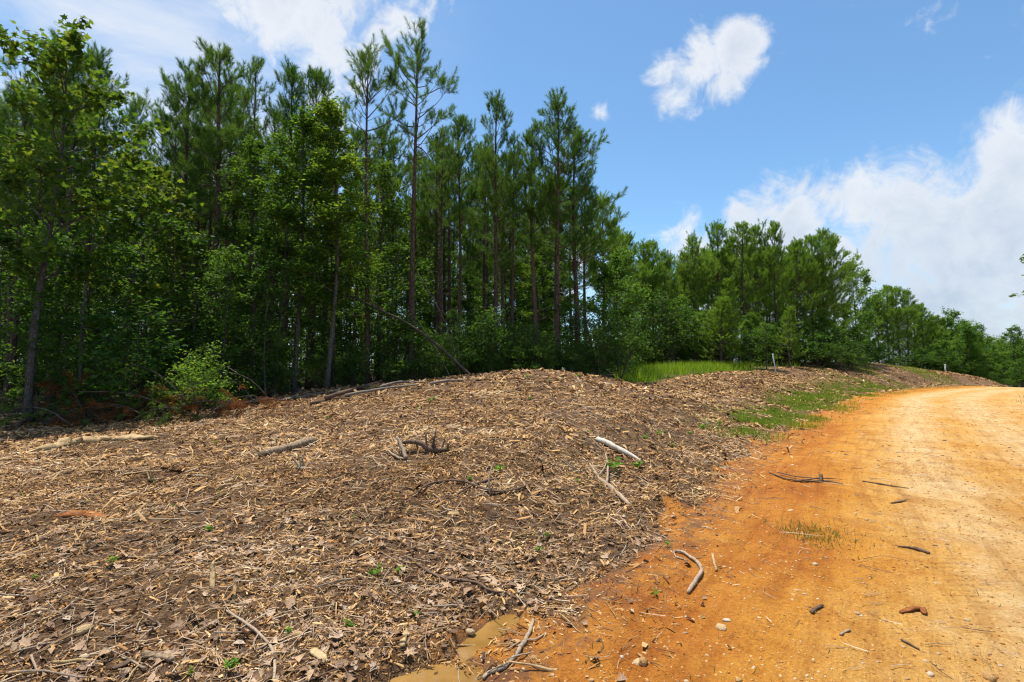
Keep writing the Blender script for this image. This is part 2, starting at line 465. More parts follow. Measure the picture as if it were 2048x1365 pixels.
M['dull_grass'] = leaf_mat('dull_grass', (.055, .105, .018), (.085, .15, .025), (.15, .20, .05), .4, .6, .2, 1.7)

M['verge'] = leaf_mat('verge', (.075, .14, .016), (.125, .21, .024), (.18, .26, .04), .42, .6, .2, 1.7)
def bark_mat(name, a, b, c, vs=(9, 9, 2.2), bump=.9):
    m = newmat(name); g = N(m)
    co = g.coord('Object', vs)
    v = g.voro(co, 2.2, 'DISTANCE_TO_EDGE')
    n = g.noise(co, 2.0, 6, .62, .5)
    w = g.math('ADD', g.math('MULTIPLY', v, 1.2), g.math('MULTIPLY', n, .7))
    w = g.math('ADD', w, g.math('MULTIPLY', g.math('SUBTRACT', g.objrand(), .5), .16))
    col = g.ramp(w, [(.22, a), (.52, b), (.9, c)])
    g.out(col, .92, .15, g.bump(w, bump, .02)); return m
M['pine_bark'] = bark_mat('pine_bark', (.034, .022, .017), (.115, .073, .055), (.215, .145, .11))
M['oak_bark'] = bark_mat('oak_bark', (.030, .024, .02), (.08, .066, .055), (.165, .145, .125), (11, 11, 3))
M['gum_bark'] = bark_mat('gum_bark', (.036, .03, .024), (.10, .083, .068), (.19, .168, .14), (12, 12, 3), .6)
M['twig_bark'] = bark_mat('twig_bark', (.04, .03, .022), (.10, .075, .055), (.17, .135, .105), (14, 14, 6), .5)
M['dead_wood'] = bark_mat('dead_wood', (.12, .095, .075), (.24, .19, .145), (.38, .31, .24), (30, 30, 6), .5)

def wood_mat(name, stops, vs=(26, 26, 3)):
    m = newmat(name); g = N(m)
    co = g.coord('Object', vs)
    n = g.noise(co, 1.6, 6, .65, .4)
    n2 = g.noise(g.coord('Object'), 4.0, 3)
    w = g.math('ADD', g.math('MULTIPLY', n, .75), g.math('MULTIPLY', n2, .35))
    col = g.ramp(w, stops)
    g.out(col, .85, .2, g.bump(n, .8, .008)); return m
M['peeled_wood'] = wood_mat('peeled_wood', [(.35, (.34, .27, .19)), (.52, (.56, .49, .39)), (.8, (.68, .62, .52))])
M['split_wood'] = wood_mat('split_wood', [(.38, (.09, .05, .022)), (.50, (.36, .23, .105)), (.62, (.52, .37, .19)), (.8, (.66, .52, .33))], (40, 40, 40))
M['grey_stick'] = wood_mat('grey_stick', [(.32, (.13, .09, .06)), (.52, (.33, .24, .16)), (.78, (.50, .40, .29))])
M['dark_stick'] = wood_mat('dark_stick', [(.32, (.045, .028, .018)), (.55, (.13, .08, .05)), (.8, (.24, .165, .11))])
M['rot_wood'] = wood_mat('rot_wood', [(.32, (.10, .028, .008)), (.55, (.25, .085, .02)), (.8, (.36, .15, .045))], (18, 6, 18))
M['bark_log'] = wood_mat('bark_log', [(.40, (.03, .022, .016)), (.52, (.17, .11, .065)), (.66, (.40, .29, .175))], (22, 22, 22))

# wood chips: every piece its own tone
def chip_mat(name, stops, rough=.85):
    m = newmat(name); g = N(m)
    pos = g.n('ShaderNodeNewGeometry').outputs['Position']
    lo = g.noise(pos, .8, 4)
    f = g.math('ADD', g.math('MULTIPLY', g.island(), .85), g.math('MULTIPLY', g.math('SUBTRACT', lo, .5), 1.15))
    c = g.ramp(f, stops)
    gr = g.noise(pos, 90, 3, .6)
    c = g.mix(.55, c, g.ramp(gr, [(.3, (.45, .42, .4)), (.7, (1.25, 1.25, 1.25))]), 'MULTIPLY')
    g.out(c, rough, .10, g.bump(gr, .4, .004)); return m
M['chips'] = chip_mat('chips', [(.0, (.055, .026, .011)), (.20, (.19, .096, .038)), (.44, (.40, .220, .085)), (.70, (.56, .335, .140)), (.90, (.68, .46, .23)), (1., (.80, .64, .40))])
M['twigs'] = chip_mat('twigs', [(.0, (.07, .045, .03)), (.3, (.24, .155, .095)), (.65, (.46, .33, .21)), (1., (.68, .56, .41))])
M['dry_leaf'] = chip_mat('dry_leaf', [(.0, (.10, .055, .030)), (.3, (.26, .155, .088)), (.65, (.42, .275, .165)), (1., (.58, .42, .28))], .6)
M['stone'] = chip_mat('stone', [(.0, (.24, .11, .035)), (.35, (.44, .24, .09)), (.65, (.52, .35, .18)), (.9, (.60, .47, .32)), (1., (.72, .66, .58))], .8)
M['grit'] = chip_mat('grit', [(.0, (.26, .10, .025)), (.35, (.46, .22, .065)), (.7, (.56, .34, .13)), (.93, (.63, .46, .26)), (1., (.74, .66, .54))], .85)

# ground sheet: clay under the mulch, and the clay road
def soil_mat(name):
    m = newmat(name); g = N(m)
    pos = g.n('ShaderNodeNewGeometry').outputs['Position']
    rd = g.attr('clay'); gs = g.attr('along'); ss = g.attr('across'); gr = g.attr('green'); mu = g.attr('mud')
    # clay
    n1 = g.noise(pos, .8, 5, .6, .3); n2 = g.noise(pos, 5.0, 6, .65, .2); n3 = g.noise(pos, 46, 5, .7); n4 = g.noise(pos, 160, 3, .6)
    w = g.math('ADD', g.math('MULTIPLY', n1, .55), g.math('MULTIPLY', n2, .45))
    pale = g.attr('pale')
    clay = g.ramp(g.math('ADD', w, g.math('MULTIPLY', g.math('SUBTRACT', pale, .5), .60)), [(.10, (.39, .130, .015)), (.32, (.50, .212, .027)), (.54, (.55, .285, .064)), (.86, (.585, .39, .175))])
    cb = g.n('ShaderNodeCombineXYZ'); g.l(g.math('MULTIPLY', ss, 7.0), cb.inputs[0]); g.l(g.math('MULTIPLY', gs, .45), cb.inputs[1])
    streak = g.noise(cb.outputs[0], 1.0, 6, .68, .35)
    clay = g.mix(.75, clay, g.ramp(streak, [(.30, (.70, .58, .46)), (.50, (1., 1., 1.)), (.68, (1.10, 1.16, 1.28))]), 'MULTIPLY')
    blot = g.noise(pos, 2.1, 7, .7, .8)
    clay = g.mix(.65, clay, g.ramp(blot, [(.34, (.66, .50, .38)), (.50, (1., 1., 1.)), (.66, (1.08, 1.12, 1.2))]), 'MULTIPLY')
    speck = g.ramp(n3, [(.30, (.42, .30, .22)), (.43, (.88, .84, .8)), (.56, (1., 1., 1.)), (.66, (1.22, 1.3, 1.35))])
    clay = g.mix(.8, clay, speck, 'MULTIPLY')
    # dark humus stains and wet mud
    st_ = g.ramp(g.math('ADD', g.noise(pos, 5.5, 8, .74, .5), g.math('MULTIPLY', mu, .26)), [(.60, (0, 0, 0)), (.74, (1, 1, 1))])
    clay = g.mix(g.math('MULTIPLY', st_, .70), clay, (.115, .066, .040))
    # mulch bed seen between the pieces
    k1 = g.noise(g.coord('Object', (1, 1, 1)), 30, 6, .7, 1.2); k2 = g.noise(pos, 6.5, 4, .6)
    v1 = g.voro(pos, 26, 'F1', 'Color')
    kk = g.math('ADD', g.math('MULTIPLY', k1, .7), g.math('MULTIPLY', k2, .35))
    mul = g.ramp(kk, [(.30, (.034, .018, .009)), (.46, (.115, .062, .030)), (.60, (.25, .145, .070)), (.80, (.44, .285, .145))])
    bare = g.ramp(g.noise(pos, 1.1, 5, .65, .5), [(.56, (0, 0, 0)), (.70, (1, 1, 1))])
    mul = g.mix(g.math('MULTIPLY', bare, .40), mul, g.mix(.6, clay, (.20, .10, .045)))
    mul = g.mix(g.math('MULTIPLY', gr, .6), mul, (.07, .085, .022))
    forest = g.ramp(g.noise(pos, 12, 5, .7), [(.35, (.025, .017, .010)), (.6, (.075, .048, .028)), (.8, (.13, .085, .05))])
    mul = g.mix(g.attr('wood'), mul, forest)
    col = g.mix(rd, mul, clay)
    # tyre tread prints near the mulch edge
    wv = g.math('SINE', g.math('MULTIPLY', g.math('ADD', gs, g.math('MULTIPLY', ss, .6)), 62.0))
    trk = g.attr('tread')
    hgt = g.math('ADD', g.math('MULTIPLY', n3, .85), g.math('MULTIPLY', n2, .9))
    hgt = g.math('ADD', hgt, g.math('MULTIPLY', n4, .14))
    hgt = g.math('ADD', hgt, g.math('MULTIPLY', g.math('MULTIPLY', wv, trk), .55))
    hgt = g.math('ADD', g.math('MULTIPLY', hgt, 1.0), g.math('MULTIPLY', g.math('MULTIPLY', kk, g.math('SUBTRACT', 1.0, rd)), 2.6))
    hgt = g.math('ADD', hgt, g.math('MULTIPLY', g.math('MULTIPLY', streak, rd), 1.3))
    ro = g.math('SUBTRACT', .93, g.math('MULTIPLY', mu, .38))
    g.out(col, ro, .2, g.bump(hgt, .95, .034)); return m
M['soil'] = soil_mat('soil')

# ------------------------------------------------------------------ terrain sheet (ground and road share its edges)
def build_terrain():
    th = np.concatenate([np.linspace(-180, -62, 46, endpoint=False), np.linspace(-62, 62, 640), np.linspace(62, 180, 46)[1:]])
    th = np.radians(th); nt = len(th)
    rr = np.concatenate([[.25, .7, 1.2], np.geomspace(1.7, 60, 560), np.geomspace(62, 900, 44)]); m = len(rr)
    X = rr[:, None] * np.sin(th)[None]; Y = rr[:, None] * np.cos(th)[None]
    Z = H(X, Y)
    far = sstep(100, 420, rr)[:, None]
    Z = Z * (1 - far) + far * -3.0
    s, t = st(X, Y)
    jag = fbm(X * 2.2, Y * 2.2, 50, 3) * .75
    clay = sstep(.16, -.10, s + jag) * sstep(-ROADW - .5, -ROADW + .3, s + jag * 1.4)
    across = s; along = t
    pale = -.02 + .78 * sstep(-.7, -2.7, s) - .10 * np.exp(-((s + 1.1) / .5) ** 2) + .20 * np.exp(-((s + 2.7) / .4) ** 2) - .22 * np.exp(-((s + 3.6) / .4) ** 2) + .20 * np.exp(-((s + 4.5) / .45) ** 2) - .15 * np.exp(-((s + 5.6) / .5) ** 2) + .12 * sstep(8, 30, np.hypot(X, Y)) + fbm(X * .7, Y * .7, 77, 3) * .35
    mud = .62 * np.exp(-((s + .20) / .38) ** 2) * sstep(24, 8, np.hypot(X, Y)) + pud(X, Y) * 1.0
    mud = np.clip(mud, 0, 1)
    tread = (np.exp(-((s + .85) / .20) ** 2) + .6 * np.exp(-((s + 2.35) / .2) ** 2)) * sstep(9, 12, t) * sstep(24, 18, t) * sstep(.42, .62, vnoise(t * .8, s * .5, 60))
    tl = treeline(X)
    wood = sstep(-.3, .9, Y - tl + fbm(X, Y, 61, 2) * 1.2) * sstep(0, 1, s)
    green = clearing(X, Y)
    rv = sstep(-ROADW + .2, -ROADW - .8, s)
    green = np.clip(green + rv, 0, 1)
    V = np.stack([X, Y, Z], -1).reshape(-1, 3)
    i = np.arange(m - 1)[:, None] * nt; j = np.arange(nt - 1)[None]
    q = np.stack([i + j, i + nt + j, i + nt + j + 1, i + j + 1], -1).reshape(-1, 4)[:, ::-1]
    # close the disc under the camera
    V = np.concatenate([V, [[0, 0, H1(0, 0)]]]); c = len(V) - 1
    fan = np.stack([np.arange(nt - 1), np.arange(1, nt), np.full(nt - 1, c), np.full(nt - 1, c)], -1)
    A = {k: np.append(v.ravel(), v.ravel()[0]) for k, v in dict(clay=clay, pale=pale, mud=mud, tread=tread, wood=wood, green=green, along=along, across=across).items()}
    fc = A['clay'][q].mean(1) > .5
    for nm, sel in (('dirt_road', fc), ('ground', ~fc)):
        qq = q[sel]
        tri = np.concatenate([qq[:, [0, 1, 2]], qq[:, [0, 2, 3]]])
        if nm == 'dirt_road': tri = np.concatenate([tri, fan[:, :3]])
        used, inv = np.unique(tri, return_inverse=True)
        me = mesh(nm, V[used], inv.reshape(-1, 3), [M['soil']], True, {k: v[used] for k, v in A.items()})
        o = link(nm, me); tag(o, {'dirt_road': 'orange clay dirt road curving away to the right', 'ground': 'ground of the mulched bank, clearing and forest floor'}[nm], nm.replace('_', ' ').replace('dirt ', ''), kind='structure')
build_terrain()

# muddy water standing in the rut
def build_puddle():
    lvl = float(np.median(H(np.array([-.36, -.3, -.17]), np.array([2.72, 2.8, 3.26])))) + .013
    gx = np.arange(-1.3, .5, .02); gy3 = np.arange(1.7, 3.9, .02); X, Y = np.meshgrid(gx, gy3)
    ok = pud(X, Y) > .01; q = ok[:-1, :-1] & ok[1:, :-1] & ok[:-1, 1:] & ok[1:, 1:]
    nx_ = len(gx); jj, ii = np.nonzero(q); b_ = jj * nx_ + ii
    T = np.concatenate([np.stack([b_, b_ + 1, b_ + nx_ + 1], -1), np.stack([b_, b_ + nx_ + 1, b_ + nx_], -1)])
    V = np.stack([X.ravel(), Y.ravel(), np.full(X.size, lvl)], -1); used, inv = np.unique(T, return_inverse=True); V = V[used]; T = inv.reshape(-1, 3)
    m = newmat('muddy_water'); g = N(m)
    pos = g.n('ShaderNodeNewGeometry').outputs['Position']
    c = g.ramp(g.noise(pos, 4, 3), [(.35, (.21, .105, .024)), (.65, (.30, .165, .048))])
    g.out(c, .04, .6, g.bump(g.noise(pos, 14, 2), .02, .01))
    o = link('puddle', mesh('puddle', V, T, [m])); tag(o, 'muddy orange puddle in the wheel rut by the mulch', 'puddle', kind='structure')
    return lvl
PUD_Z = build_puddle()

# ------------------------------------------------------------------ leaf and needle templates
NEEDLE = (np.array([(0, -.5, 0), (0, .5, 0), (1, 0, 0)]), np.array([(0, 1, 2)]))
LEAF = (np.array([(0, 0, 0), (.42, .27, .07), (1, 0, -.06), (.42, -.27, .07)]), np.array([(0, 1, 2), (0, 2, 3)]))
def lobed():
    k = [(0, 0), (.18, .16), (.10, .42), (.36, .26), (.50, .50), (.60, .22), (1.0, 0), (.60, -.22), (.50, -.50), (.36, -.26), (.10, -.42), (.18, -.16)]
    V = [(x, y * 1.15, .10 * abs(y) - .10 * x * x) for x, y in k] + [(.36, 0, -.02)]
    T = [(i, (i + 1) % 12, 12) for i in range(12)]
    return np.array(V), np.array(T)
LOBED = lobed()
def frames(n, rg, D=None, up=.8):
    """random leaf frames: axis along the leaf, across and normal, mostly facing the sky"""
    if D is None: D = unit(rg.normal(size=(n, 3)) * [1, 1, .45] + [0, 0, -.12])
    nm = unit(rg.normal(size=(n, 3)) * (1 - up * .55) + np.array([0, 0, up]))
    B = unit(np.cross(nm, D)); C = np.cross(D, B)
    return D, B, C

def trunk_mesh(name, tr, lb, ma, mb):
    nt_ = sum(len(t) for t in tr.T); g = Geo()
    for V_, T_ in zip(tr.V, tr.T): g.V.append(V_); g.T.append(T_)
    g.n = tr.n
    if lb.V: g.V += lb.V; g.T += [t + tr.n for t in lb.T]
    me = mesh(name, np.concatenate(g.V), np.concatenate(g.T), [ma, mb], True)
    mi = np.ones(len(me.polygons), np.int32); mi[:nt_] = 0
    me.polygons.foreach_set('material_index', mi); me.update(); return me

# ------------------------------------------------------------------ pines
def tufts(geo, P, D, rg, n=34, length=.34, nl=.185, w=.012, spread=1.0):
    """bottle-brush shoots of needles at P pointing along D"""
    P = np.asarray(P); D = unit(np.asarray(D)); k = len(P)
    if k == 0: return
    P = np.repeat(P, n, 0); D = np.repeat(D, n, 0); m = len(P)
    u = rg.uniform(0, 1, (m, 1)) ** .8
    L = length * np.repeat(rg.uniform(.7, 1.25, (k, 1)), n, 0)
    per = unit(np.cross(D, rg.normal(size=(m, 3))))
    dirn = unit(D * (.55 + .6 * u) + per * spread * rg.uniform(.6, 1.2, (m, 1)) * (1.15 - .5 * u))
    base = P + D * (u - .35) * L
    ln = nl * rg.uniform(.75, 1.2, (m, 1))
    B = unit(np.cross(dirn, rg.normal(size=(m, 3))))
    geo.scatter(*NEEDLE, base, dirn * ln, B * w, np.cross(dirn, B) * .01)
def make_pine(seed, Ht=13.5, r0=.125, cb=.42, spread=2.0, young=False, side=None, dens=1.0, nn=62, w=.013, mat='pine_needle'):
    rg = np.random.default_rng(seed)
    tr, lb, cr = Geo(), Geo(), Geo()
    k = 22; zz = np.linspace(-.35, Ht, k)
    ph = rg.uniform(0, 6.28, 2); am = rg.uniform(.03, .10)
    lean = rg.normal(size=2) * .012
    cx = am * np.sin(zz * .42 + ph[0]) + lean[0] * zz; cyy = am * np.sin(zz * .36 + ph[1]) + lean[1] * zz
    cx -= np.interp(0, zz, cx); cyy -= np.interp(0, zz, cyy)
    P = np.stack([cx, cyy, zz], -1)
    f = np.clip(zz / Ht, 0, 1)
    rad = r0 * (1 - f) ** .75 * (1 - .12 * f) + .012 + r0 * .35 * np.exp(-np.maximum(zz, 0) / .25)
    tr.tube(P, rad, 9, rough=.05, rg=rg)
    cen = lambda z: np.array([np.interp(z, zz, cx), np.interp(z, zz, cyy), z])
    z = cb * Ht; rot = rg.uniform(0, 6)
    SP_, SD_ = [], []
    step = (.34 if young else .47)
    lop = rg.uniform(0, 6.28); lops = rg.uniform(.05, .30)
    while z < Ht * .985:
        rel = (z - cb * Ht) / ((1 - cb) * Ht)
        nb = rg.integers(3, 6) if not young else rg.integers(4, 7)
        vig = rg.uniform(.75, 1.2)
        for b in range(nb):
            if rg.random() > (.72 + .28 * rel) * min(dens, 1): continue
            az = rot + b / nb * 6.283 + rg.normal() * .3
            if young: L = spread * (1 - rel) ** .85 * 1.05 + .10
            else: L = spread * min(.70 + 1.2 * rel, 1.25 * (1 - rel) ** .62 + .06) * vig
            L *= rg.uniform(.55, 1.22) * (1 + lops * math.cos(az - lop))
            if side is not None:
                c = math.cos(az - side[0]); L *= 1 + side[1] * max(c, 0) ** 2 * (1 - rel)
            el = R(16 + 38 * rel + rg.normal() * 9) if not young else R(12 + 38 * rel + rg.normal() * 6)
            d = np.array([math.cos(az) * math.cos(el), math.sin(az) * math.cos(el), math.sin(el)])
            m = 6; pts = [cen(z + rg.normal() * .08)]
            for q in range(m - 1):
                d = unit(d + np.array([0, 0, .10]) + rg.normal(size=3) * .09); pts.append(pts[-1] + d * L / (m - 1))
            pts = np.array(pts)
            lb.tube(pts, np.linspace(.009 + .010 * L, .005, m), 4, cap=False)
            SP_.append(pts[-1]); SD_.append(d)
            ns = int((1.6 + L * (4.4 if young else 3.5)) * dens + rg.random())
            for q in range(ns):
                u = rg.uniform(.30, 1.0) if young else 1 - .60 * rg.random() ** 1.3
                p = np.array([np.interp(u * (m - 1), range(m), pts[:, c_]) for c_ in range(3)])
                sd = unit(pts[min(int(u * (m - 1)) + 1, m - 1)] - pts[int(min(u * (m - 1), m - 2))])
                lat = np.cross(sd, [0, 0, 1.]); lat = unit(lat) * (1 if q % 2 else -1)
                d2 = unit(sd * .55 + lat * rg.uniform(.3, 1.0) + np.array([0, 0, rg.uniform(.0, .75)]))
                l2 = rg.uniform(.18, .48) * (.45 + .38 * L)
                e = p + d2 * l2; d3 = unit(d2 + np.array([0, 0, .55]) + rg.normal(size=3) * .15)
                lb.tube(np.array([p, p + d2 * l2 * .5, e]), [.006, .005, .004], 3, cap=False)
                SP_.append(e); SD_.append(d3)
                if l2 > .36: SP_.append(p + d2 * l2 * .5 + rg.normal(size=3) * .06); SD_.append(unit(d2 + rg.normal(size=3) * .5 + [0, 0, .3]))
        rot += 2.4; z += step * rg.uniform(.7, 1.3) * (1 - .25 * rel)
    for q in range(7):
        zt = Ht - .9 + q * .15
        SP_.append(cen(min(zt, Ht))); SD_.append(unit(np.array([rg.normal() * .25, rg.normal() * .25, 1.])))
    SP_, SD_ = np.array(SP_), np.array(SD_)
    tufts(cr, SP_, SD_, rg, nn, nl=(.11 if young else .19), length=(.30 if young else .40), w=w, spread=.95)
    # bare dead branches under the crown
    nd = 0 if young else 30
    for q in range(nd):
        zq = rg.uniform(.12 * Ht, (cb + .16) * Ht); az = rg.uniform(0, 6.283); L = rg.uniform(.25, 1.5) * (.4 + zq / (cb * Ht) * .7)
        el = R(rg.uniform(-18, 30)); d = np.array([math.cos(az) * math.cos(el), math.sin(az) * math.cos(el), math.sin(el)])
        p = cen(zq); pts = [p]
        for _ in range(3): d = unit(d + rg.normal(size=3) * .14); pts.append(pts[-1] + d * L / 3)
        lb.tube(np.array(pts), [.013, .010, .007, .003], 3, cap=False)
        if L > .7:
            d2 = unit(d + rg.normal(size=3) * .5); lb.tube(np.array([pts[2], pts[2] + d2 * .35]), [.006, .002], 3, cap=False)
    return [('trunk', trunk_mesh('pine_trunk', tr, lb, M['pine_bark'], M['twig_bark'])), ('crown', cr.mesh('pine_crown', M['young_needle'] if young else M[mat]))]

# ------------------------------------------------------------------ broadleaf trees, saplings, shrubs
def make_broadleaf(seed, Ht, r0, cb, spread, nleaf, leaf=LEAF, ls=.11, mat='gum_leaf', bark='gum_bark', shape='oval', limbs=22, stems=1, up=.75, sub=5, low=.25):
    rg = np.random.default_rng(seed)
    tr, lb = Geo(), Geo(); cr = Geo()
    tw = []            # twig end points with direction
    for s_ in range(stems):
        k = 14; zz = np.linspace(-.25 if stems == 1 else -.08, Ht * (1 if s_ == 0 else rg.uniform(.6, .95)), k); h = zz[-1]
        ph = rg.uniform(0, 6.28, 2); am = Ht * .012
        azs = rg.uniform(0, 6.28); ln = 0 if stems == 1 else rg.uniform(.1, .32)
        cx = am * np.sin(zz * 5 / Ht + ph[0]) + rg.normal() * .008 * zz + math.cos(azs) * ln * zz
        cyy = am * np.sin(zz * 4.3 / Ht + ph[1]) + rg.normal() * .008 * zz + math.sin(azs) * ln * zz
        cx -= np.interp(0, zz, cx); cyy -= np.interp(0, zz, cyy)
        P = np.stack([cx, cyy, zz], -1); f = np.clip(zz / h, 0, 1)
        rs = r0 * (1 if s_ == 0 else .7)
        tr.tube(P, rs * (1 - f) ** .8 + .005 + rs * .4 * np.exp(-np.maximum(zz, 0) / .2), 8 if stems == 1 else 5, rough=.05, rg=rg)
        nl = limbs if stems == 1 else max(limbs // stems, 4)
        for b in range(nl):
            rel = (b + rg.uniform(0, 1)) / nl
            zb = h * (cb + (1 - cb) * rel * .97)
            p = np.array([np.interp(zb, zz, cx), np.interp(zb, zz, cyy), zb])
            if shape == 'oval': pr = math.sin(math.pi * min(max(.16 + .80 * rel, 0), 1)) ** .75
            elif shape == 'round': pr = math.sin(math.pi * min(.30 + .62 * rel, 1)) ** .6
            else: pr = (1 - rel) ** .7 + .12
            L = spread * pr * rg.uniform(.7, 1.15)
            az = b * 2.4 + rg.normal() * .35; el = R(14 + 46 * rel + rg.normal() * 9)
            d = np.array([math.cos(az) * math.cos(el), math.sin(az) * math.cos(el), math.sin(el)])
            m = 5; pts = [p]
            for q in range(m - 1): d = unit(d + rg.normal(size=3) * .14 + np.array([0, 0, .03])); pts.append(pts[-1] + d * L / (m - 1))
            pts = np.array(pts); r1 = min(rs * .42, .012 + .014 * L) * (1 - .5 * rel)
            lb.tube(pts, np.linspace(r1, .004, m), 4, cap=False)
            tw.append((pts[-2], pts[-1], L))
            for q in range(int(sub + L * 1.5)):
                u = rg.uniform(low, 1); i = min(int(u * (m - 1)), m - 2); a = pts[i] + (pts[i + 1] - pts[i]) * (u * (m - 1) - i)
                sd = unit(pts[i + 1] - pts[i]); d2 = unit(sd * .6 + unit(rg.normal(size=3)) * .85 + np.array([0, 0, .15])); l2 = L * rg.uniform(.18, .42) + .1
                e = a + d2 * l2; mid = (a + e) / 2 + rg.normal(size=3) * .05 * l2
                lb.tube(np.array([a, mid, e]), [r1 * .4 + .002, .004, .0025], 3, cap=False)
                tw.append((a, e, l2))
        tw.append((P[-3], P[-1], Ht * .12))
    A = np.array([t[0] for t in tw]); E = np.array([t[1] for t in tw])
    Lw = np.array([t[2] for t in tw]) + .25
    idx = rg.choice(len(tw), nleaf, p=Lw / Lw.sum())
    u = rg.uniform(.15, 1.08, (nleaf, 1)) ** .7
    jit = (.07 + .10 * np.linalg.norm(E - A, axis=1))[idx][:, None]
    Pn = A[idx] + (E[idx] - A[idx]) * u + rg.normal(size=(nleaf, 3)) * jit * [1, 1, .7]
    D, B, C = frames(nleaf, rg, None, up)
    sz = ls * rg.uniform(.65, 1.25, (nleaf, 1))
    cr.scatter(*leaf, Pn, D * sz, B * sz, C * sz)
    return [('trunk', trunk_mesh('broadleaf_trunk', tr, lb, M[bark], M[bark])), ('crown', cr.mesh('broadleaf_crown', M[mat]))]

def plant(name, parts, loc, rz=0.0, sc=(1, 1, 1), tilt=(0, 0), label=None, cat='tree', group=None, names=None):
    e = bpy.data.objects.new(name, None); COL.objects.link(e); e.empty_display_size = .3
    e.location = loc; e.rotation_euler = (tilt[0], tilt[1], rz); e.scale = sc
    for i, (pn, me) in enumerate(parts):
        link(names[i] if names else pn, me, e)
    return tag(e, label, cat, group)

# prototypes
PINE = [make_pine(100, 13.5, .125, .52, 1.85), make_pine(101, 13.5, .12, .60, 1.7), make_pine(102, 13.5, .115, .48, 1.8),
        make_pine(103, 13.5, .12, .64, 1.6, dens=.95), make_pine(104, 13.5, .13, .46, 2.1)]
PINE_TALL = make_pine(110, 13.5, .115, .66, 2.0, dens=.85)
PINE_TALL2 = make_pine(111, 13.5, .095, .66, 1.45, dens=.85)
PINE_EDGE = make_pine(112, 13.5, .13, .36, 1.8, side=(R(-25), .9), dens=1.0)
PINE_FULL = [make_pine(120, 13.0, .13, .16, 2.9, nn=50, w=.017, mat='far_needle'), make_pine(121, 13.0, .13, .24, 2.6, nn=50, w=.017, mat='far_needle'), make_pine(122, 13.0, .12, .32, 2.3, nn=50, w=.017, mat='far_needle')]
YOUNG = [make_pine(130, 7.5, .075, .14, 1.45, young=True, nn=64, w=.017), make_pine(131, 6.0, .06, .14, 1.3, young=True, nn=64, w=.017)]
OAK = make_broadleaf(200, 11.5, .10, .34, 2.6, 3900, LOBED, .18, 'oak_leaf', 'oak_bark', 'oval', 30, sub=5)
OAK2 = make_broadleaf(201, 6.5, .06, .25, 1.9, 2400, LOBED, .16, 'oak_leaf', 'oak_bark', 'oval', 18, sub=4)
GUM = [make_broadleaf(210, 11.5, .075, .22, 1.7, 11000, LEAF, .125, 'gum_leaf', 'gum_bark', 'oval', 38, sub=6),
       make_broadleaf(211, 11.5, .07, .30, 1.6, 9500, LEAF, .125, 'bright_leaf', 'gum_bark', 'cone', 36, sub=6),
       make_broadleaf(212, 11.5, .065, .35, 1.6, 7500, LEAF, .125, 'gum_leaf', 'gum_bark', 'oval', 30, sub=5)]
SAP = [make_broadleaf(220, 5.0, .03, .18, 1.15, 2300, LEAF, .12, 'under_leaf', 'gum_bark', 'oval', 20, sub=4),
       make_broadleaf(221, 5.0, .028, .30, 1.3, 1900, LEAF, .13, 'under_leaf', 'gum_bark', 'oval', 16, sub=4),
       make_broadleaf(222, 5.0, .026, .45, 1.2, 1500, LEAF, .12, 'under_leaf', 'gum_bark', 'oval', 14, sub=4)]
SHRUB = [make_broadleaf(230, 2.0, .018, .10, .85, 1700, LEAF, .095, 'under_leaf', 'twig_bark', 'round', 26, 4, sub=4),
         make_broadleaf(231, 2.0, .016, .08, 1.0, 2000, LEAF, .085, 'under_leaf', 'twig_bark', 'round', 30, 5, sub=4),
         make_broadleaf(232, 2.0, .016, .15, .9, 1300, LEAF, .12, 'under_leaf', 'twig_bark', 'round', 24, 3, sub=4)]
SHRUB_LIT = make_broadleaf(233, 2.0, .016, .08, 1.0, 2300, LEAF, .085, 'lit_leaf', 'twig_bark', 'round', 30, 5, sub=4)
FAR = [make_broadleaf(240, 10.0, .12, .10, 3.6, 11000, LEAF, .23, 'far_leaf', 'oak_bark', 'round', 36, sub=7),
       make_broadleaf(241, 10.0, .11, .12, 3.2, 10000, LEAF, .23, 'far_leaf', 'oak_bark', 'oval', 34, sub=7)]

def on(px, Y):
    """ground point under picture column px at distance Y"""
    p = at(px, 700, Y); return np.array([p[0], Y, H1(p[0], Y)])
def by_top(parts, h0, name, px, Y, pyt, label, cat='pine', group=None, rz=None, wide=1.0, tilt=(0, 0)):
    p = on(px, Y); zt = at(px, pyt, Y)[2]; k = (zt - p[2]) / h0
    w = wide * (k * .55 + .45)
    return plant(name, parts, (p[0], p[1], p[2]), rz if rz is not None else rnd.uniform(0, 6.28), (w, w, k), tilt, label, cat, group)

TAKEN = []
def mark(o): TAKEN.append((o.location.x, o.location.y)); return o
